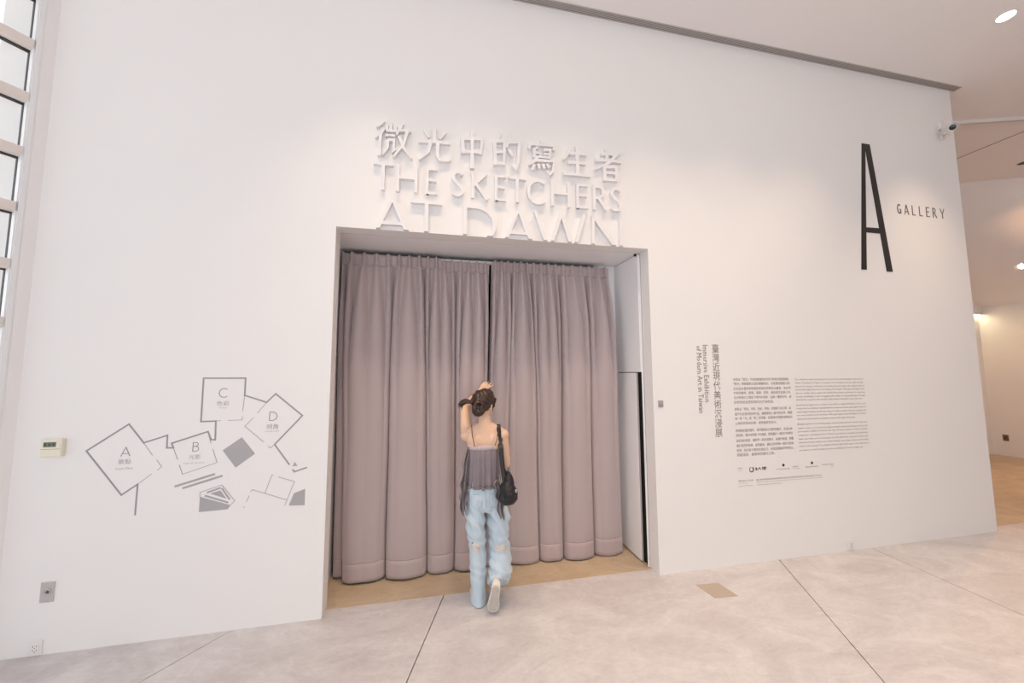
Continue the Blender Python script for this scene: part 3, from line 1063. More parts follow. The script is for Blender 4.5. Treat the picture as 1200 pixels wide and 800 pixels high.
for ch, xa, xb, za, zb, cap, (ca, cb, cza, czb), eng, (ea, eb, eza, ezb) in (
        ('A', -1.963, -1.911, 1.156, 1.214, '景點', (-1.974, -1.902, 1.106, 1.137), 'Iconic Place', (-1.984, -1.888, 1.072, 1.087)),
        ('B', -1.562, -1.524, 1.168, 1.229, '光影', (-1.578, -1.510, 1.116, 1.148), 'Light & Shadow', (-1.606, -1.486, 1.086, 1.099)),
        ('C', -1.426, -1.370, 1.524, 1.588, '色彩', (-1.435, -1.358, 1.468, 1.501), 'Color', (-1.418, -1.374, 1.450, 1.460)),
        ('D', -1.108, -1.056, 1.358, 1.420, '視角', (-1.122, -1.048, 1.299, 1.336), 'Perspective', (-1.126, -1.040, 1.279, 1.291))):
    mb = MB()
    if ch == 'B':
        b_, h_ = (xb - xa), (zb - za)
        mb.ribbon([(xa + .003, za), (xa + .003, zb)], .005, VY, -.0002)
        mb.ribbon([(xa + .003, zb - .002), (xa + b_ * .5, zb - .002)] + arc(xa + b_ * .5, za + h_ * .77, b_ * .36, h_ * .2, 80, -80, 8) + [(xa + .003, za + h_ * .55)], .0045, VY - .0001, -.0002)
        mb.ribbon([(xa + .003, za + h_ * .55), (xa + b_ * .5, za + h_ * .55)] + arc(xa + b_ * .52, za + h_ * .28, b_ * .44, h_ * .25, 80, -80, 8) + [(xa + .003, za + .002)], .0045, VY - .0002, -.0002)
        mb.build('room_letter', M['map_dark'], pl)
    else:
        latin(ch, xa, xb, za, zb, 0.0052, y=VY).build('room_letter', M['map_dark'], pl)
    mb = MB()
    add_text(mb, cap, ca, cb, cza, czb, VY, keep=False)
    add_text(mb, eng, ea, eb, eza, ezb, VY)
    mb.build('room_caption', M['vinyl_light'], pl, normals=False)

# ------------------------------------------------------------------ printed texts at right
t = thing('vertical_title', 'vertical grey lettering in two languages right of the opening', 'lettering', (2.45, 0, 1.5))
mb = MB()
for i, ch in enumerate('臺灣近現代美術沉浸展'):
    z1 = 1.940 - i * 0.0842
    add_text(mb, ch, 2.494 - 0.0008 * i, 2.566 - 0.0006 * i, z1 - 0.076, z1, VY)
mb.build('chinese_column', M['vinyl_head'], t, normals=False)
mb = MB()
add_text(mb, 'Immersive Exhibition', 2.396, 2.450, 1.419, 1.932, VY, rot=True)
mb.build('english_line', M['vinyl_head'], t, normals=False)
mb = MB()
add_text(mb, 'of Modern Art in Taiwan', 2.330, 2.384, 1.323, 1.924, VY, rot=True)
mb.build('english_line', M['vinyl_head'], t, normals=False)

CN = [['本展以「寫生」作為理解臺灣近現代美術的重要關鍵，', '「微光」象徵晝夜交替的朦朧時刻，也是萬物甦醒之際，', '正如過去畫家懷抱著對風景的熱情走出畫室，從自然',
       '中尋找靈感。觀察、描摹、感受，藉由寫生認識土地，', '在光影變幻之間留下時代的身影，這是一種與世界、與', '自我對話並感知美的方式與態度。'],
      ['展覽以「景點、光影、色彩、視角」四個單元為主題，以', '當代科技重現經典作品，讓觀眾走入畫中的世界，體會', '每一筆「光」與「影」的流動，並邀請人們重新凝視這片', '土地的風景與記憶，感受畫家的目光。'],
      ['從晨曦初露到暮色，我們跟隨先行者們的腳步，走過山林', '與街巷，看見他們筆下的島嶼，那是屬於一個世代的夢想', '與熱情的痕跡。讓我們一起走進微光，與畫作相遇，聆聽',
       '屬於我們的故事，感受藝術，讓生活中的每一個片刻成為', '風景，在光影中重新認識自己，也找回觀看世界的初心，', '那最溫柔、最明亮的微光之時。']]
CY = [[70, 108, 150, 188, 228, 268], [328, 370, 408, 450], [512, 552, 598, 640, 680, 718]]
CWID = [[1, 1.02, 1.02, 1.02, 1.02, .70], [1.0, 1.02, 1.02, .73], [1, 1, 1.01, 1.01, 1.02, .66]]
t = thing('chinese_text', 'block of small grey Chinese paragraphs printed on the right wall', 'wall text', (3.0, 0, 1.27))
for lines, ys, ws in zip(CN, CY, CWID):
    mb = MB()
    for s, yy, w in zip(lines, ys, ws):
        z = 1.618 - (yy - 70) / 648 * 0.678
        add_text(mb, s, 2.700, 2.700 + 0.622 * w, z - 0.0135, z + 0.0135, VY)
    tag(mb.build('paragraph', M['vinyl_text'], t, normals=False), kind='stuff')
EN = [["The exhibition takes sketching as a key into the understanding modern art in", "Taiwan. The glimmer of dawn is a metaphor for the transition between night and day,",
       "when colors emerge and forms become visible, just as the artists who walked outdoors", "found within light and air the very shades of perception. Through sketching, artists", "observe, study, and recognize the world. More than a technique for depicting",
       "scenery, sketching is a way of engaging with reality, an ongoing dialogue through", "which artists respond to time and place while always searching for a personal voice."],
      ["Spanning through four concepts: Iconic Places, Light & Shadow, Color, and", "Perspective, the works are reinterpreted in an immersive format using digital media and",
       "technology, breathing new life into classic art, where viewers step into paintings and", "see, sense and discover how artists of the past captured the landscape of Taiwan,", "and as such feel the intimate ties between nature and the gaze of its people."],
      ["Bringing together sunset, flowing images, and immersive sound, this venture invites the", "audience upon a journey from early-twentieth century landscapes to personal", "perceptions of light and shadow, the layered representation of color, and the",
       "composition of drawing outdoors. Viewers are invited to encounter the glimmering", "dawn, and rediscover how landscape art of the island was composed, and how the",
       "memory of a land could become a shared feeling, and perhaps a mirror in the minds", "of those who sketched. The exhibition, like the dawn itself, opens a door that leads to", "perception, as the first light spreads over fields and rivers at daybreak."]]
EY = [[78, 112, 145, 175, 208, 240, 270], [320, 352, 385, 415, 450], [498, 535, 565, 600, 635, 668, 702, 738]]
EW = [[.99, .985, 1, 1, 1, 1, .96], [1, 1.0, 1, .99, .83], [1, 1, .995, .995, 1, 1, 1.01, .91]]
t = thing('english_text', 'block of small grey English paragraphs right of the Chinese ones', 'wall text', (3.8, 0, 1.28))
for lines, ys, ws in zip(EN, EY, EW):
    mb = MB()
    for s, yy, w in zip(lines, ys, ws):
        z = 1.612 - (yy - 78) / 660 * 0.662
        add_text(mb, s, 3.388, 3.388 + 0.838 * w, z - 0.0105, z + 0.0105, VY)
    tag(mb.build('paragraph', M['vinyl_text'], t, normals=False), kind='stuff')

t = thing('credits_text', 'rows of tiny organiser credits and marks under the wall texts', 'wall text', (3.3, 0, 0.76))
mb = MB()
for s, xa, xb, z, h in (('主辦單位', 2.697, 2.748, .823, .013), ('Organizer', 2.697, 2.747, .803, .009), ('指導單位', 2.962, 3.014, .816, .013), ('Supervisor', 2.962, 3.010, .797, .009),
                        ('協辦單位', 3.300, 3.362, .806, .013), ('Co-organizer', 3.300, 3.380, .788, .009),
                        ('贊助單位 文化部', 2.700, 2.858, .712, .015), ('Special Thanks', 2.700, 2.790, .690, .009), ('Exhibition Production', 2.700, 2.852, .668, .009),
                        ('國立臺灣美術館 國立歷史博物館 臺北市立美術館 高雄市立美術館 臺中市文化局', 2.892, 3.62, .712, .015),
                        ('Ministry of Culture, National Museum of Fine Arts, City Museum of Art and the families of the artists', 2.892, 3.63, .690, .010), ('The National Museum of Art and other lenders', 2.892, 3.16, .668, .010),
                        ('文化部中正紀念堂', 3.115, 3.262, .792, .012), ('國立臺灣美術館', 3.445, 3.59, .796, .012), ('和光文化 支持', 3.640, 3.770, .806, .014), ('2023', 3.740, 3.770, .786, .009)):
    add_text(mb, s, xa, xb, z - h / 2, z + h / 2, VY)
tag(mb.build('credit_lines', M['vinyl_text'], t, normals=False), kind='stuff')
# round mark with brushed strokes, and two black dots
mb = MB()
cx, cz = 2.846, 0.806
mb.ribbon(arc(cx, cz, .021, .021, 100, 420, 20), [.004 + .008 * (i / 20) for i in range(21)], VY, -.0002)
for i, st in enumerate(([(0, .6), (.45, .7), (.2, .1)], [(.25, .9), (.7, .2)], [(.9, .3), (1.3, .8), (1.8, .25)], [(2.2, .9), (2.3, .2)], [(2.15, .6), (2.55, .65)], [(2.7, .95), (2.75, .1)], [(2.9, .8), (3.1, .25), (3.2, .9)])):
    mb.ribbon([(2.884 + x * .036, .790 + z * .036) for x, z in st], .006, VY - .00003 * i, -.0002)
mb.build('brush_mark', M['vinyl_black'], t)
for cx, cz in ((3.196, .826), (3.522, .830)):
    MB().disc_stack([(.0125, 0), (.0125, .001)], 18, (cx, -.0002, cz), (0, -1, 0)).build('dot', M['vinyl_black'], t)

# ------------------------------------------------------------------ small wall fittings
t = thing('thermostat', 'small cream thermostat with a grey display on the left wall', 'thermostat', (-2.312, 0, 1.18))
MB().bevel_box((-2.366, -0.030, 1.176), (-2.258, 0.0, 1.284), 0.004).build('housing', M['cream'], t)
MB().box((-2.350, -0.0315, 1.236), (-2.286, -0.029, 1.266)).build('display', M['lcd'], t)
for k in range(3):
    MB().box((-2.346 + k * .021, -0.0318, 1.243), (-2.334 + k * .021, -0.0312, 1.259)).build('digit', M['slot'], t)
for k in range(2):
    MB().bevel_box((-2.281, -0.033, 1.236 + k * .018), (-2.267, -0.029, 1.247 + k * .018), 0.001).build('button', M['plastic'], t)
MB().box((-2.362, -0.0305, 1.222), (-2.262, -0.0295, 1.2235)).build('seam', M['slot'], t)

t = thing('steel_wall_plate', 'brushed steel connector plate low on the left wall', 'wall plate', (-2.28, 0, 0.30))
MB().bevel_box((-2.314, -0.006, 0.302), (-2.245, 0.0, 0.421), 0.0025).build('plate', M['steel'], t)
MB().disc_stack([(.017, 0), (.017, .006), (.011, .008), (.011, .004)], 20, (-2.276, -.006, .368), (0, -1, 0)).build('connector', M['diffuser'], t, smooth=True, angle=R(30))
MB().disc_stack([(.008, 0), (.008, .0085)], 14, (-2.270, -.006, .366), (0, -1, 0)).build('connector_core', M['slot'], t)
for z in (.312, .411):
    MB().disc_stack([(.0035, 0), (.0035, .0015), (.002, .0022)], 10, (-2.2795, -.006, z), (0, -1, 0)).build('screw', M['steel'], t)


def outlet(x, z, label):
    t = thing('wall_outlet', label, 'outlet', (x, 0, z))
    MB().bevel_box((x - .033, -.008, z), (x + .033, 0, z + .088), .003).build('plate', M['plastic'], t)
    MB().bevel_box((x - .020, -.0105, z + .020), (x + .020, -.006, z + .068), .002).build('socket_face', M['plastic'], t)
    s = MB()
    for dz in (.034, .056):
        s.box((x - .010, -.0109, z + dz - .005), (x - .0075, -.0100, z + dz + .005))
        s.box((x + .0075, -.0109, z + dz - .005), (x + .010, -.0100, z + dz + .005))
        s.box((x - .0025, -.0109, z + dz - .012), (x + .0025, -.0100, z + dz - .008))
    s.build('slots', M['slot'], t)
    return t


outlet(-2.310, -0.004 + 0.006, 'white socket at floor level in the far left corner')
outlet(3.900, 0.010, 'white socket just above the floor right of the wall texts')
t = thing('room_plaque', 'tiny square grey plaque beside the right jamb of the opening', 'plaque', (1.952, 0, 1.38))
MB().bevel_box((1.929, -.004, 1.383), (1.976, 0, 1.442), .0015).build('plate', M['plaque'], t)
MB().box((1.931, -.0046, 1.415), (1.974, -.0036, 1.440)).build('upper_band', M['map_mid'], t)
t = thing('corridor_socket', 'small brown socket plate on the corridor wall at the right edge', 'outlet', (11.27, 2.47, 0.30))
MB().bevel_box((11.262, 2.43, 0.30), (11.27, 2.51, 0.42), .002).build('plate', M['brown'], t)
MB().box((11.260, 2.455, 0.335), (11.263, 2.485, 0.385)).build('socket_face', M['slot'], t)
t = thing('floor_patch', 'beige rectangular patch set in the concrete right of the opening', 'floor plate', (2.18, -0.29, 0))
mb = MB()
pp = [(2.077, -0.19), (2.273, -0.208), (2.288, -0.39), (2.095, -0.38)]
mb.add([(x, y, 0.0002) for x, y in pp] + [(x, y, 0.0012) for x, y in pp], [(3, 2, 1, 0), (4, 5, 6, 7), (0, 1, 5, 4), (1, 2, 6, 5), (2, 3, 7, 6), (3, 0, 4, 7)])
mb.build('plate', M['patch'], t)

# security camera near the end of the front wall
t = thing('security_camera', 'white bullet security camera bracketed to the wall end, upper right', 'camera', (5.70, -0.03, 4.45))
MB().bevel_box((5.612, -.030, 4.428), (5.682, 0, 4.515), .005).build('junction_box', M['plastic'], t)
MB().disc_stack([(.034, 0), (.034, .012), (.020, .020)], 20, (5.672, -.0, 4.352), (0, -1, 0)).build('bracket_base', M['plastic'], t, smooth=True, angle=R(30))
a0 = Vector((5.605, -.065, 4.402))
a1 = Vector((5.492, -.188, 4.322))
ax = (a1 - a0).normalized()
MB().tube([(5.672, -.015, 4.352), (5.64, -.05, 4.330), (5.59, -.095, 4.312), (5.560, -.118, 4.320), (5.552, -.125, 4.345)], [.013, .012, .012, .012, .014], 12).build('bracket_arm', M['cream'], t, smooth=True)
MB().disc_stack([(.026, -.012), (.033, 0), (.033, .150), (.037, .152), (.037, .168), (.028, .170)], 24, a0, ax).build('barrel', M['plastic'], t, smooth=True, angle=R(30))
hood = MB()
rings = []
up = Vector((0, 0, 1))
side = ax.cross(up).normalized()
upv = side.cross(ax)
for hgt in (.03, .190):
    rings.append([a0 + ax * hgt + (side * math.cos(R(a)) + upv * math.sin(R(a))) * .042 for a in range(10, 171, 10)] + [a0 + ax * hgt + (side * math.cos(R(a)) + upv * math.sin(R(a))) * .039 for a in range(170, 9, -10)])
hood.loft(rings)
hood.build('sun_hood', M['plastic'], t)
MB().disc_stack([(.029, .166), (.029, .172), (.012, .173)], 20, a0, ax).build('lens', M['lens'], t, smooth=True, angle=R(30))
for k in range(3):
    c = Vector((5.640 - k * .035, -.055 - k * .030, 4.352 - k * .006))
    MB().disc_stack([(.008, 0), (.008, .016)], 10, c, (0, 0, -1)).build('screw', M['diffuser'], t)

# ------------------------------------------------------------------ the visitor seen from behind
from mathutils.bvhtree import BVHTree
person = thing('person', 'woman in pale ripped jeans and mauve camisole, seen from behind, parting the curtains', 'person', (0.41, -0.06, 0))


def ring(cx, cy, cz, a, b, n=28, tilt=0.0, pw=1.0):
    out = []
    for i in range(n):
        th = 2 * PI * i / n
        c, s = math.cos(th), math.sin(th)
        c = math.copysign(abs(c) ** pw, c)
        s = math.copysign(abs(s) ** pw, s)
        out.append(Vector((cx + a * c, cy + b * s, cz - tilt * b * s)))
    return out


HY = R(-42)                                     # the head is turned to her right
HC = Vector((0.402, -0.004, 1.448))
HR = Matrix.Rotation(HY, 3, 'Z') @ Matrix.Rotation(R(4), 3, 'Y') @ Matrix.Rotation(R(-4), 3, 'X')


def hd(x, y, z):
    return HC + HR @ Vector((x, y, z))


def hand(mb, wrist, fdir, palm_n, thumb_side, curl, spread=1.0, sc=1.0):
    """palm and five separate fingers; palm_n points out of the palm, curl bends the fingers towards it"""
    f = Vector(fdir).normalized()
    p = Vector(palm_n)
    p = (p - f * p.dot(f)).normalized()
    s = f.cross(p) * thumb_side                # towards the thumb
    w = Vector(wrist)

    def at(a, b, c):
        return w + (f * a + s * b + p * c) * sc
    rows = [(0.0, .022, .016), (.02, .027, .015), (.045, .036, .014), (.068, .039, .0125), (.080, .036, .010)]
    rings = []
    for d, hw, ht in rows:
        rings.append([at(d, hw * math.cos(2 * PI * i / 14), ht * math.sin(2 * PI * i / 14)) for i in range(14)])
    mb.loft(rings)
    for k, (off, ln) in enumerate(((.028, .070), (.0095, .078), (-.0095, .072), (-.028, .056))):
        ang = 0.10 * off / .028 * spread
        base = (.070, off, 0.0)
        pts = [at(.055, off * .9, 0), at(*base)]
        d = Vector((math.cos(ang), math.sin(ang), 0))
        bend = 0.0
        pos = Vector(base)
        for seg, part in enumerate((.44, .32, .24)):
            bend += curl[min(k, len(curl) - 1)] * (0.8, 1.0, 0.7)[seg]
            dd = Vector((d.x * math.cos(bend), d.y * math.cos(bend), math.sin(bend)))
            pos = pos + dd * ln * part
            pts.append(at(*pos))
        mb.tube(pts, [.0088 * sc, .0086 * sc, .0082 * sc, .0075 * sc, .0058 * sc], 8)
    tp = [at(.018, .020, .002), at(.040, .040, .010), at(.062, .052, .018), at(.082, .054, .024)]
    mb.tube(tp, [.0125 * sc, .0108 * sc, .0092 * sc, .0065 * sc], 8)


body = MB()
body.loft([ring(.400, -.035, .78, .135, .095), ring(.400, -.040, .88, .125, .090), ring(.398, -.045, .96, .106, .078), ring(.397, -.045, 1.05, .112, .082),
           ring(.397, -.045, 1.12, .124, .086), ring(.398, -.045, 1.18, .133, .083), ring(.401, -.048, 1.222, .126, .072), ring(.404, -.050, 1.255, .100, .059),
           ring(.406, -.048, 1.282, .066, .050), ring(.406, -.042, 1.31, .049, .046), ring(.404, -.026, 1.36, .044, .045), ring(.402, -.010, 1.43, .044, .045)])
SL, SR = Vector((.270, -.035, 1.212)), Vector((.545, -.045, 1.205))
for s, x in ((SL, .36), (SR, .45)):
    body.ellipsoid(s, (.050, .046, .048))
    body.tube([(x, -.045, 1.275), ((x + s.x) / 2, -.047, 1.248), (s.x, s.y, s.z + .012)], [.034, .036, .036], 14)
for x, rz in ((.340, 12), (.462, -12)):
    body.ellipsoid((x, -.110, 1.165), (.042, .020, .062), Matrix.Rotation(R(rz), 3, 'Y'))
# raised left arm
EL, WL = Vector((.260, .100, 1.412)), Vector((.404, .280, 1.528))
body.tube([SL, SL.lerp(EL, .35) + Vector((-.004, -.008, 0)), SL.lerp(EL, .7), EL], [.044, .041, .036, .031], 16)
body.ellipsoid(EL, (.031, .031, .031))
body.tube([EL, EL.lerp(WL, .3) + Vector((0, -.004, -.006)), EL.lerp(WL, .7), WL], [.031, .033, .026, .0215], 16)
hand(body, WL, (.74, .26, .62), (.05, .90, -.35), -1, (.16, .22, .30, .38), 1.6)
# lowered right arm, forearm carried forward
ER, WR = Vector((.576, -.038, .985)), Vector((.548, .180, .925))
body.tube([SR, SR.lerp(ER, .35), SR.lerp(ER, .7), ER], [.043, .041, .036, .031], 16)
body.ellipsoid(ER, (.031, .032, .031))
body.tube([ER, ER.lerp(WR, .3), ER.lerp(WR, .7), WR], [.031, .033, .026, .021], 16)
hand(body, WR, (-.12, .95, -.10), (-.9, .0, -.3), 1, (.55, .6, .65, .7))
# head
body.ellipsoid(hd(0, 0, .012), (.072, .088, .092), HR)
body.ellipsoid(hd(0, .034, -.050), (.056, .054, .062), HR)
body.ellipsoid(hd(0, .062, -.092), (.026, .022, .020), HR)
for sx in (-1, 1):
    body.ellipsoid(hd(.034 * sx, .058, -.034), (.026, .026, .026), HR)
    body.ellipsoid(hd(.074 * sx, -.006, -.022), (.009, .018, .029), HR)
    body.ellipsoid(hd(.077 * sx, -.010, -.006), (.009, .016, .015), HR)
    body.ellipsoid(hd(.031 * sx, .079, .024), (.024, .010, .007), HR)
body.tube([hd(0, .084, .018), hd(0, .096, -.008), hd(0, .103, -.026)], [.008, .009, .0115], 10)
for sx in (-1, 1):
    body.ellipsoid(hd(.010 * sx, .092, -.029), (.008, .009, .006), HR)
body.ellipsoid(hd(0, .088, -.056), (.021, .008, .006), HR)
body.ellipsoid(hd(0, .086, -.066), (.018, .008, .006), HR)
# legs, inside the jeans
body.tube([(.345, -.035, .82), (.340, -.035, .6), (.352, -.045, .42), (.357, -.045, .28), (.361, -.045, .06)], [.072, .064, .050, .044, .034], 16)
body.tube([(.455, -.03, .82), (.506, -.03, .6), (.514, -.035, .42), (.514, -.070, .32), (.492, -.125, .225)], [.072, .064, .050, .042, .031], 16)
body_me = remesh(body, 0.0052, 4, 0.5)
body_o = mesh_obj('body', body_me, M['skin'], person)
off = person.location
bvh = BVHTree.FromPolygons([v.co + off for v in body_me.vertices], [tuple(p.vertices) for p in body_me.polygons])
for sx in (-1, 1):
    MB().ellipsoid(hd(.031 * sx, .0715, .006), (.0125, .011, .0095), HR, 14, 10).build('eye', M['eye'], person, smooth=True)
    MB().ellipsoid(hd(.031 * sx, .0812, .006), (.005, .0025, .005), HR, 12, 8).build('iris', M['iris'], person, smooth=True)
    MB().tube([hd((.014 + .009 * k) * sx, .088 - .002 * k * k * .6, .030 + .002 * (k if k < 3 else 4 - k)) for k in range(5)], [.002, .003, .003, .0025, .001], 8).build('eyebrow', M['hair'], person, smooth=True)
MB().ellipsoid(hd(0, .093, -.0605), (.020, .0055, .0085), HR, 16, 10).build('lips', M['lips'], person, smooth=True)


def back_y(x, z, tree=None, default=-.12):
    h = (tree or bvh).ray_cast(Vector((x, -1.0, z)), Vector((0, 1, 0)))
    return h[0].y if h[0] is not None else default


# ---- hair: close cap, swirled knot at the left of the nape, loose tail, strands in front of the ear
hair = MB()
hair.ellipsoid(hd(0, -.020, .020), (.0875, .096, .0915), HR, 28, 20)
hair.ellipsoid(hd(0, .012, .050), (.078, .072, .068), HR, 26, 18)
hair.ellipsoid(hd(.0, -.040, -.010), (.070, .066, .066), HR, 24, 16)
hair.tube([hd(.072, .046, .050), hd(.078, .032, .012), hd(.0745, .030, -.025), hd(.068, .032, -.055)], [.012, .011, .007, .002], 8)
hair.tube([hd(-.072, .046, .050), hd(-.078, .032, .012), hd(-.0745, .030, -.025), hd(-.068, .032, -.055)], [.012, .011, .007, .002], 8)
hair.tube([hd(.058, .040, .062), hd(.02, .052, .066), hd(-.03, .052, .066), hd(-.062, .040, .060)], [.014, .018, .018, .014], 8)
KC = Vector((.348, -.098, 1.426))
hair.ellipsoid(KC, (.050, .038, .058))
hair_post = lambda co, nn: 0.0022 * math.sin(150 * (co.x * .55 + co.z * .75 + .03 * noise.noise(co * 14))) + 0.0022 * noise.noise(co * 38)
hair_o = mesh_obj('hair', remesh(hair, 0.0048, 3, 0.5, hair_post), M['hair'], person)
kn = MB()
turns = []
for i in range(34):                              # the twist of the knot
    a = i / 33
    ang = R(200) + a * 2 * PI * 1.55
    rr = .050 - .030 * a
    turns.append((KC.x + rr * .90 * math.cos(ang), KC.y - .016 - .026 * a, KC.z + rr * 1.12 * math.sin(ang)))
kn.tube(turns, [.015 + .004 * math.sin(PI * i / 33) for i in range(34)], 10)
kn_o = mesh_obj('hair_knot', remesh(kn, 0.004, 2, 0.5, lambda co, nn: 0.0016 * math.sin(260 * (co.x + co.z * .6))), M['hair'], person)
tl = MB()
r5 = random.Random(5)
for k in range(16):
    o_ = Vector((0, r5.uniform(-.012, .012), r5.uniform(-.014, .014)))
    e_ = Vector((r5.uniform(-.012, .018), r5.uniform(-.02, .02), r5.uniform(-.030, .020)))
    P_ = [Vector((.318, -.100, 1.452)), Vector((.285, -.104, 1.472)) + o_ * .5, Vector((.250, -.102, 1.476)) + o_, Vector((.222, -.098, 1.466)) + o_ + e_ * .4, Vector((.206, -.094, 1.446)) + o_ * 1.1 + e_]
    tl.tube(P_, [.011, .009, .0085, .006, .001], 6)
tl.build('hair_tail', M['hair'], person, smooth=True)
MB().tube([(.300 + .004 * math.cos(a * .6), -.104 + .017 * math.cos(a * .6), 1.464 + .017 * math.sin(a * .6)) for a in range(12)], .003, 8).build('hair_tie', M['strap'], person, smooth=True)

# ---- jeans
jn = MB()
jn.loft([ring(.398, -.040, .925, .124, .092), ring(.398, -.040, .88, .132, .100), ring(.399, -.042, .82, .140, .110), ring(.402, -.042, .76, .146, .114), ring(.405, -.038, .70, .146, .106), ring(.410, -.035, .655, .13, .085)])
jn.loft([ring(.334, -.037, .76, .072, .100), ring(.334, -.036, .70, .074, .100), ring(.336, -.035, .63, .0735, .099), ring(.340, -.035, .54, .0705, .094), ring(.350, -.038, .44, .0640, .088),
         ring(.355, -.040, .34, .0625, .086), ring(.358, -.040, .22, .0570, .087), ring(.360, -.036, .11, .0545, .089), ring(.361, -.033, .030, .0550, .094), ring(.361, -.033, -.014, .0555, .095)])
jn.loft([ring(.462, -.035, .76, .080, .102), ring(.486, -.033, .70, .084, .102), ring(.512, -.032, .63, .0870, .101), ring(.512, -.032, .54, .0850, .097), ring(.514, -.035, .44, .0780, .092),
         ring(.518, -.045, .36, .080, .094), ring(.521, -.062, .29, .0845, .099, tilt=.25), ring(.517, -.085, .22, .085, .107, tilt=.6), ring(.503, -.098, .165, .0795, .112, tilt=.8), ring(.500, -.099, .145, .079, .112, tilt=.8)])


def denim_folds(co, nn):
    p = co
    d = 0.0
    # soft diagonal drag lines from the seat, stacked breaks at the knee and ankle
    amp = 0.0065 if p.z > .45 else 0.0075
    d += amp * noise.noise(Vector((p.x * 26 + p.z * 9, p.y * 10, p.z * 7 - p.x * 6)))
    d += 0.0038 * noise.noise(Vector((p.x * 50, p.y * 22, p.z * 17 + p.x * 12)))
    k = math.exp(-((p.z - .44) / .07) ** 2) * .0045 + math.exp(-((p.z - .24) / .08) ** 2) * (.0075 if p.x > .425 else .003)
    d += k * math.sin(95 * (p.z + .22 * (p.x - .45) + .03 * noise.noise(p * 9)))
    d += 0.0085 * math.exp(-((p.z - .60) / .07) ** 2) * math.sin(60 * (p.z + 1.1 * (p.x - .44)))
    if p.z < 0.03:
        d *= .3
    return d


jm = remesh(jn, 0.0062, 4, 0.5, denim_folds)
for v in jm.vertices:
    if v.co.z < .006:
        v.co.z = .006
jeans = mesh_obj('jeans', jm, M['denim'], person)
jb = BVHTree.FromPolygons([v.co + off for v in jm.vertices], [tuple(p.vertices) for p in jm.polygons])


def rip(cx, cz, rx, rz, seed, tiltz):
    r = random.Random(seed)
    g = MB()
    n_, m_2 = 18, 7
    rows = []
    for j in range(m_2 + 1):
        row = []
        for i in range(n_ + 1):
            u, w = -1 + 2 * i / n_, -1 + 2 * j / m_2
            hw = math.sqrt(max(0.02, 1 - w * w * .8)) * (1 + .12 * noise.noise(Vector((j * .9, seed, 0))))
            x, z = cx + rx * u * hw, cz + rz * w + tiltz * u * rz
            row.append(Vector((x, back_y(x, z, jb, -.13) - .0012, z)))
        rows.append(row)
    g.add([p for row in rows for p in row], [(j * (n_ + 1) + i, j * (n_ + 1) + i + 1, (j + 1) * (n_ + 1) + i + 1, (j + 1) * (n_ + 1) + i) for j in range(m_2) for i in range(n_)])
    sk = g.build('torn_opening', M['skin'], person, smooth=True)
    fr = MB()
    for k in range(26):
        w = -1 + 2 * (k + .5) / 26
        hw = math.sqrt(max(0.02, 1 - w * w * .7))
        pts = []
        u0, u1 = -hw * r.uniform(.9, 1.12), hw * r.uniform(.9, 1.12)
        if r.random() < .35:
            u1 = r.uniform(-.2, .6) * hw
        elif r.random() < .3:
            u0 = r.uniform(-.6, .2) * hw
        for i in range(6):
            u = u0 + (u1 - u0) * i / 5
            x, z = cx + rx * u, cz + rz * w + tiltz * u * rz + r.uniform(-.0015, .0015)
            pts.append((x, back_y(x, z, jb, -.13) - .0030, z))
        fr.tube(pts, .0013, 5)
    for k in range(26):                          # fluffy edge all round
        a = 2 * PI * k / 26
        x, z = cx + rx * 1.02 * math.cos(a), cz + rz * 1.05 * math.sin(a) + tiltz * math.cos(a) * rz
        y = back_y(x, z, jb, -.13) - .003
        fr.tube([(x, y, z), (x + r.uniform(-.008, .008), y - .003, z - r.uniform(.002, .014))], [.0022, .0008], 5)
    o = fr.build('frayed_threads', M['fray'], sk, smooth=True)
    o['kind'] = 'stuff'
    return sk


rip(.330, .424, .032, .026, 2, -.45)
rip(.512, .402, .046, .021, 6, -.10)
# tiny dark tear at the outer left knee, side seams, hems
MB().tube([(x, back_y(x, .452, jb) - .002, .452) for x in (.303, .308, .313)], [.002, .005, .002], 6).build('small_tear', M['strap'], person, smooth=True)
for xs in ([(.392, .86), (.393, .80), (.397, .74), (.402, .69)],):
    pts = []
    for i in range(len(xs) - 1):
        for k in range(4):
            x = xs[i][0] + (xs[i + 1][0] - xs[i][0]) * k / 4
            z = xs[i][1] + (xs[i + 1][1] - xs[i][1]) * k / 4
            pts.append((x, back_y(x, z, jb) - .0006, z))
    MB().tube(pts, .0028, 6).build('seat_seam', M['denim_seam'], person, smooth=True)
for px0, px1 in ((.300, .372), (.425, .497)):
    g = MB()
    prof = [(px0, .800), (px1, .800), (px1, .715), ((px0 + px1) / 2, .695), (px0, .715)]
    loop = []
    for i in range(5):
        a, b = prof[i], prof[(i + 1) % 5]
        for k in range(5):
            x, z = a[0] + (b[0] - a[0]) * k / 5, a[1] + (b[1] - a[1]) * k / 5
            loop.append((x, back_y(x, z, jb) - .0008, z))
    loop.append(loop[0])
    g.tube(loop, .0022, 6, caps=False)
    g.build('pocket_stitching', M['denim_seam'], person, smooth=True)

# ---- camisole with lace edge, cords and hanging chiffon
NC = 120


def cami_ring(z, a, b, t, cx=.393, cy=-.045, zf=None):
    out = []
    for i in range(NC):
        th = 2 * PI * i / NC
        g_ = (.003 + .0075 * t) * math.sin(19 * th + 1.5 * math.sin(3 * th) + .6 * t) * (0.5 + .5 * min(1, t * 5)) + .005 * t * math.sin(29 * th)
        sw = .004 * t * noise.noise(Vector((math.cos(th) * 2, math.sin(th) * 2, z * 9)))
        out.append(Vector((cx + (a + g_ + sw) * math.cos(th), cy + .011 * t + (b + .011 * t + g_ + sw) * math.sin(th), z + (zf(th) if zf else 0))))
    return out


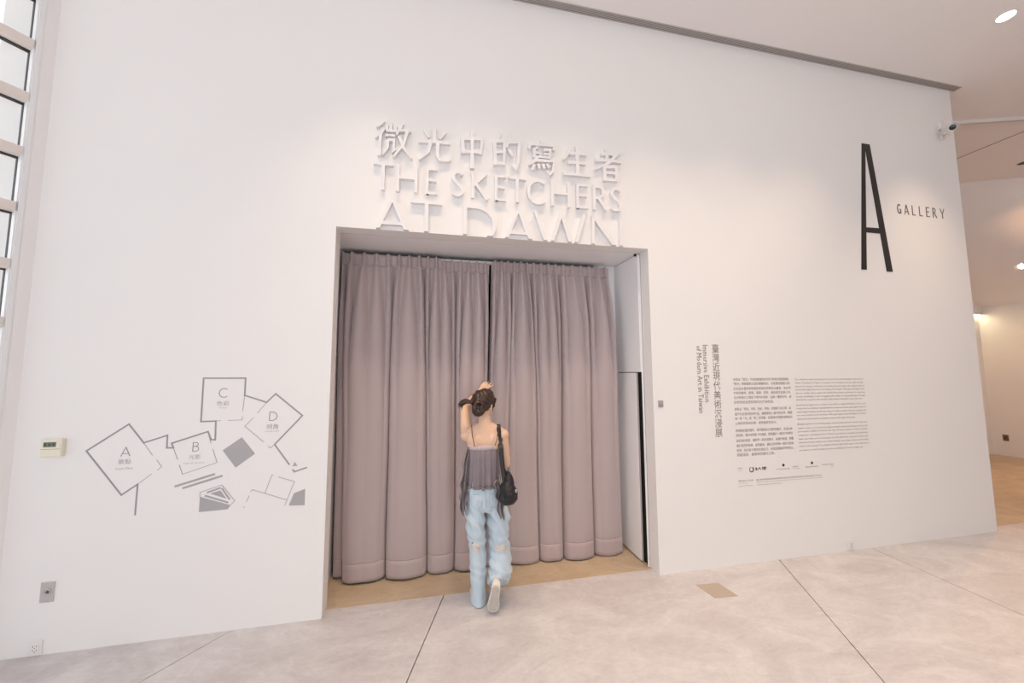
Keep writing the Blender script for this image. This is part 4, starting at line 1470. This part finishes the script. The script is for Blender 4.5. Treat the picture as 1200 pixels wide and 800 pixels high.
cm = MB()
top = lambda th: .020 * max(0, math.sin(th))
cm.loft([cami_ring(1.128, .121, .096, 0, zf=top), cami_ring(1.112, .123, .099, .05, zf=top), cami_ring(1.09, .124, .104, .2, zf=top), cami_ring(1.04, .124, .109, .4), cami_ring(.98, .123, .112, .6),
         cami_ring(.92, .124, .115, .8), cami_ring(.875, .126, .118, .95, zf=lambda th: .002 * math.sin(9 * th)), cami_ring(.846, .128, .121, 1.1, zf=lambda th: .003 * math.sin(13 * th + 1))], True, False)
cami = cm.build('camisole', M['cami'], person, smooth=True)
sd = cami.modifiers.new('t', 'SOLIDIFY')
sd.thickness = .002
lc = MB()
lc.loft([cami_ring(1.116, .1245, .1005, 0, zf=top), cami_ring(1.134, .1220, .0975, 0, zf=top), cami_ring(1.148, .1200, .0955, 0, zf=lambda th: top(th) + .004 * abs(math.sin(30 * th)))], True, False)
lace = lc.build('lace_edge', M['lace'], cami, smooth=True)
sd = lace.modifiers.new('t', 'SOLIDIFY')
sd.thickness = .0016
hm = MB()
hm.loft([cami_ring(.852, .1295, .1225, 1.1, zf=lambda th: .003 * math.sin(13 * th + 1)), cami_ring(.838, .1305, .1235, 1.1, zf=lambda th: .003 * math.sin(13 * th + 1))], True, False)
h_o = hm.build('ruffled_hem', M['shawl'], cami, smooth=True)
sd = h_o.modifiers.new('t', 'SOLIDIFY')
sd.thickness = .002


def on_back(x, z, gap=.003):
    return (x, back_y(x, z) - gap, z)


def cord(x0, z0, x1, z1, mat, r):
    pts = []
    for k in range(13):
        a = k / 12
        x, z = x0 + (x1 - x0) * a, z0 + (z1 - z0) * a
        pts.append(on_back(x, z, .0022))
    x, y, z = pts[-1]
    for k in range(1, 5):                        # over the shoulder
        yy = y + .020 * k
        h = bvh.ray_cast(Vector((x, yy, 1.34)), Vector((0, 0, -1)))
        pts.append((x, yy, (h[0].z if h[0] is not None else z) + .0025))
    MB().tube(pts, r, 8).build('shoulder_cord', mat, cami, smooth=True)


cord(.318, 1.142, .303, 1.228, M['strap'], .0030)
cord(.345, 1.144, .315, 1.234, M['strap_pale'], .0026)
cord(.442, 1.144, .478, 1.238, M['strap_pale'], .0026)
cord(.470, 1.142, .500, 1.234, M['strap'], .0028)


def chiffon(path, width, seed, name='chiffon_drape'):
    """narrow cloth with deep flutes falling along a path"""
    r = random.Random(seed)
    n_, m_2 = 44, 18
    P_ = [Vector(p) for p in path]
    rows = []
    for j in range(n_ + 1):
        a = j / n_ * (len(P_) - 1)
        i0 = min(int(a), len(P_) - 2)
        c = P_[i0].lerp(P_[i0 + 1], a - i0)
        wv = width[0] + (width[1] - width[0]) * math.sin(PI * j / n_ * .9 + .1)
        row = []
        for i in range(m_2 + 1):
            u = i / m_2 - .5
            ph = seed + 5.2 * j / n_
            x = c.x + wv * u + .009 * math.sin(j * .42 + seed) * abs(u) * 2
            y = c.y + .020 * math.sin(u * 12 + ph) + .006 * math.sin(j * .4 + u * 6)
            z = c.z + .020 * math.sin(u * 7 + seed) * (j / n_)
            row.append(Vector((x, y, z)))
        rows.append(row)
    g = MB().add([p for row in rows for p in row], [(j * (m_2 + 1) + i, j * (m_2 + 1) + i + 1, (j + 1) * (m_2 + 1) + i + 1, (j + 1) * (m_2 + 1) + i) for j in range(n_) for i in range(m_2)])
    o = g.build(name, M['shawl'], cami, smooth=True)
    s_ = o.modifiers.new('t', 'SOLIDIFY')
    s_.thickness = .0015
    return o


chiffon([(.272, -.07, 1.135), (.262, -.09, 1.03), (.245, -.10, .93), (.247, -.10, .86), (.240, -.10, .77), (.246, -.10, .66)], (.022, .050), 1.0)
chiffon([(.262, -.06, .98), (.243, -.07, .90), (.238, -.08, .80), (.240, -.08, .70)], (.020, .036), 3.1)
chiffon([(.478, -.170, .905), (.482, -.180, .86), (.500, -.182, .80), (.508, -.18, .74), (.514, -.175, .635)], (.026, .056), 2.2)


# ---- shoes
def sneaker(mat, name_label=None):
    t = None
    ol = [(0, .000), (.014, .004), (.026, .016), (.031, .040), (.029, .075), (.030, .105), (.037, .140), (.042, .170), (.041, .198), (.032, .222), (.016, .235), (0, .238)]
    loop = [Vector((x, y, 0)) for x, y in ol] + [Vector((-x * (.94 if .06 < y < .2 else 1), y, 0)) for x, y in ol[-2:0:-1]]
    up = MB()
    prof = [(.004, .022, .052), (.018, .029, .072), (.050, .032, .078), (.085, .032, .074), (.115, .034, .066), (.145, .038, .056), (.175, .0395, .047), (.205, .034, .038), (.226, .020, .030), (.234, .008, .024)]
    rings = []
    for y, w, h in prof:
        rr = []
        for i in range(20):
            th = 2 * PI * i / 20
            c, s = math.cos(th), math.sin(th)
            rr.append(Vector((w * math.copysign(abs(c) ** .8, c), y, .016 + (h - .016) * (s if s > 0 else s * .1))))
        rings.append(rr)
    up.loft(rings)
    up.v = [tuple(mat @ Vector(p)) for p in up.v]
    u = up.build('sneaker', M['shoe'], person, smooth=True)
    so_ = MB()
    lv = [(0.0, .97), (.003, 1.0), (.020, 1.02), (.024, .98)]
    ctr = Vector((0, .118, 0))
    so_.loft([[mat @ (ctr + (p - ctr) * k + Vector((0, 0, z))) for p in loop] for z, k in lv])
    s_o = so_.build('rubber_sole', M['sole'], u, smooth=True, angle=R(40))
    tr = MB()
    tr.loft([[mat @ (ctr + (p - ctr) * k + Vector((0, 0, z))) for p in loop] for z, k in ((.001, .88), (-.0015, .86))])
    tr.disc_stack([(.017, 0), (.017, .003), (.012, .003), (.012, 0)], 20, mat @ Vector((0, .038, -.001)), mat.to_3x3() @ Vector((0, 0, -1)))
    for k in range(7):
        y = .095 + k * .019
        b = MB().box((-.026, y, -.0035), (.026, y + .008, -.001))
        tr.add([mat @ Vector(p) for p in b.v], b.f)
    tr.build('tread', M['tread'], u)
    c_ = MB()
    c_.tube([mat @ Vector((.024 * math.cos(a), .045 + .036 * math.sin(a), .074 + (.004 if math.sin(a) < 0 else 0))) for a in [2 * PI * k / 24 for k in range(25)]], .005, 8, caps=False)
    c_.build('collar', M['shoe'], u, smooth=True)
    ls = MB()
    for k in range(4):
        y = .100 + k * .018
        z = .073 - k * .006
        ls.tube([mat @ Vector((-.020, y, z - .004)), mat @ Vector((0, y + .002, z + .002)), mat @ Vector((.020, y, z - .004))], .0024, 6)
    ls.build('laces', M['fray'], u, smooth=True)
    return u


sneaker(Matrix.Translation(Vector((.360, -.118, .0035))) @ Matrix.Rotation(R(3), 4, 'Z'))
# right foot: on the tip of the toes, heel up, sole towards the back
tr_ = Matrix.Translation(Vector((.440, -.196, .004))) @ Matrix.Rotation(R(8), 4, 'Y') @ Matrix.Rotation(R(-10), 4, 'Z') @ Matrix.Rotation(R(-72), 4, 'X') @ Matrix.Translation(Vector((0, -.236, 0)))
sneaker(tr_)

# ------------------------------------------------------------------ her shoulder bag
bag = thing('shoulder_bag', "black nylon bag hanging on the woman's right shoulder from a wide strap", 'bag', (.55, -.19, .74))
bb = MB()
bb.ellipsoid((.552, -.225, .828), (.060, .082, .088), Matrix.Rotation(R(-14), 3, 'Y'))
bb.ellipsoid((.560, -.205, .905), (.034, .066, .066), Matrix.Rotation(R(-8), 3, 'Y'))
bb.ellipsoid((.535, -.228, .790), (.052, .066, .050))
bb.ellipsoid((.583, -.222, .810), (.036, .070, .060))


def bag_folds(co, nn):
    return .0055 * noise.noise(Vector((co.x * 30 + co.z * 14, co.y * 12, co.z * 22))) + .003 * noise.noise(co * 60)


mesh_obj('bag_body', remesh(bb, .0052, 5, .5, bag_folds), M['bag'], bag)
fl = MB()
bt = BVHTree.FromPolygons([v.co + bag.location for v in bag.children[0].data.vertices], [tuple(p.vertices) for p in bag.children[0].data.polygons])
# pocket flap on the back face, zip, maker's tag and strap rings
rows = []
for j in range(9):
    row = []
    for i in range(13):
        x, z = .512 + .072 * i / 12, .765 + .075 * j / 8
        row.append(Vector((x, back_y(x, z, bt, -.26) - .0035 - .003 * math.sin(PI * i / 12), z)))
    rows.append(row)
fl.add([p for r_ in rows for p in r_], [(j * 13 + i, j * 13 + i + 1, (j + 1) * 13 + i + 1, (j + 1) * 13 + i) for j in range(8) for i in range(12)])
f_o = fl.build('outer_pocket', M['bag'], bag, smooth=True)
sd = f_o.modifiers.new('t', 'SOLIDIFY')
sd.thickness = .004
MB().tube([(.512 + .072 * i / 10, back_y(.512 + .072 * i / 10, .846, bt, -.25) - .004, .846 + .004 * math.sin(i)) for i in range(11)], .0028, 6).build('zip', M['buckle'], bag, smooth=True)
g = MB()
tx, tz = .598, .846
ty = back_y(tx, tz, bt, -.22) - .004
g.bevel_box((tx - .0045, ty - .002, tz - .014), (tx + .0045, ty + .003, tz + .014), .001)
g.build('tag', M['plastic'], bag)
# strap: from the bag up the back, over the shoulder and down the front
ctrl = [(.530, -.255, .860), (.524, -.232, .905), (.519, -.208, .96), (.516, -.186, 1.02), (.514, -.165, 1.08), (.512, -.149, 1.13), (.510, -.1, 1.17), (.508, -.1, 1.21), (.508, -.1, 1.235)]
pts = []
for k, (x, y, z) in enumerate(ctrl):
    if k > 3:
        y = min(back_y(x, z) - .006, y if k < 6 else 9)
    pts.append(Vector((x, y, z)))
x = .508
for yy in (-.075, -.045, -.015, .012, .035):
    h = bvh.ray_cast(Vector((x, yy, 1.40)), Vector((0, 0, -1)))
    if h[0] is not None and h[0].z > 1.1:
        pts.append(Vector((x, yy, h[0].z + .005)))
pts += [Vector((.515, .056, 1.18)), Vector((.530, .066, 1.10)), Vector((.540, .050, 1.02)), Vector((.546, -.030, .960)), Vector((.556, -.130, .925)), Vector((.558, -.200, .930))]
sm = []
for k in range(len(pts) - 1):                    # rounded through all the points
    p0, p1, p2, p3 = pts[max(k - 1, 0)], pts[k], pts[k + 1], pts[min(k + 2, len(pts) - 1)]
    for q in range(4):
        a = q / 4
        sm.append(.5 * (2 * p1 + (p2 - p0) * a + (2 * p0 - 5 * p1 + 4 * p2 - p3) * a * a + (3 * p1 - p0 - 3 * p2 + p3) * a ** 3))
sm.append(pts[-1])
MB().tube(sm, [(.0028, .0175)] * len(sm), 10, up=(0, -1, 0)).build('strap', M['bag'], bag, smooth=True)
mm = Matrix.Translation(Vector((.511, back_y(.511, 1.178) - .008, 1.178)))
MB().bevel_box((-.023, -.005, -.013), (.023, .005, .013), .002, mm).build('strap_slider', M['buckle'], bag)
MB().tube([(.530 + .019 * math.cos(a), -.262, .862 + .012 * math.sin(a)) for a in [2 * PI * k / 16 for k in range(17)]], .003, 6, caps=False).build('strap_ring', M['buckle'], bag, smooth=True)
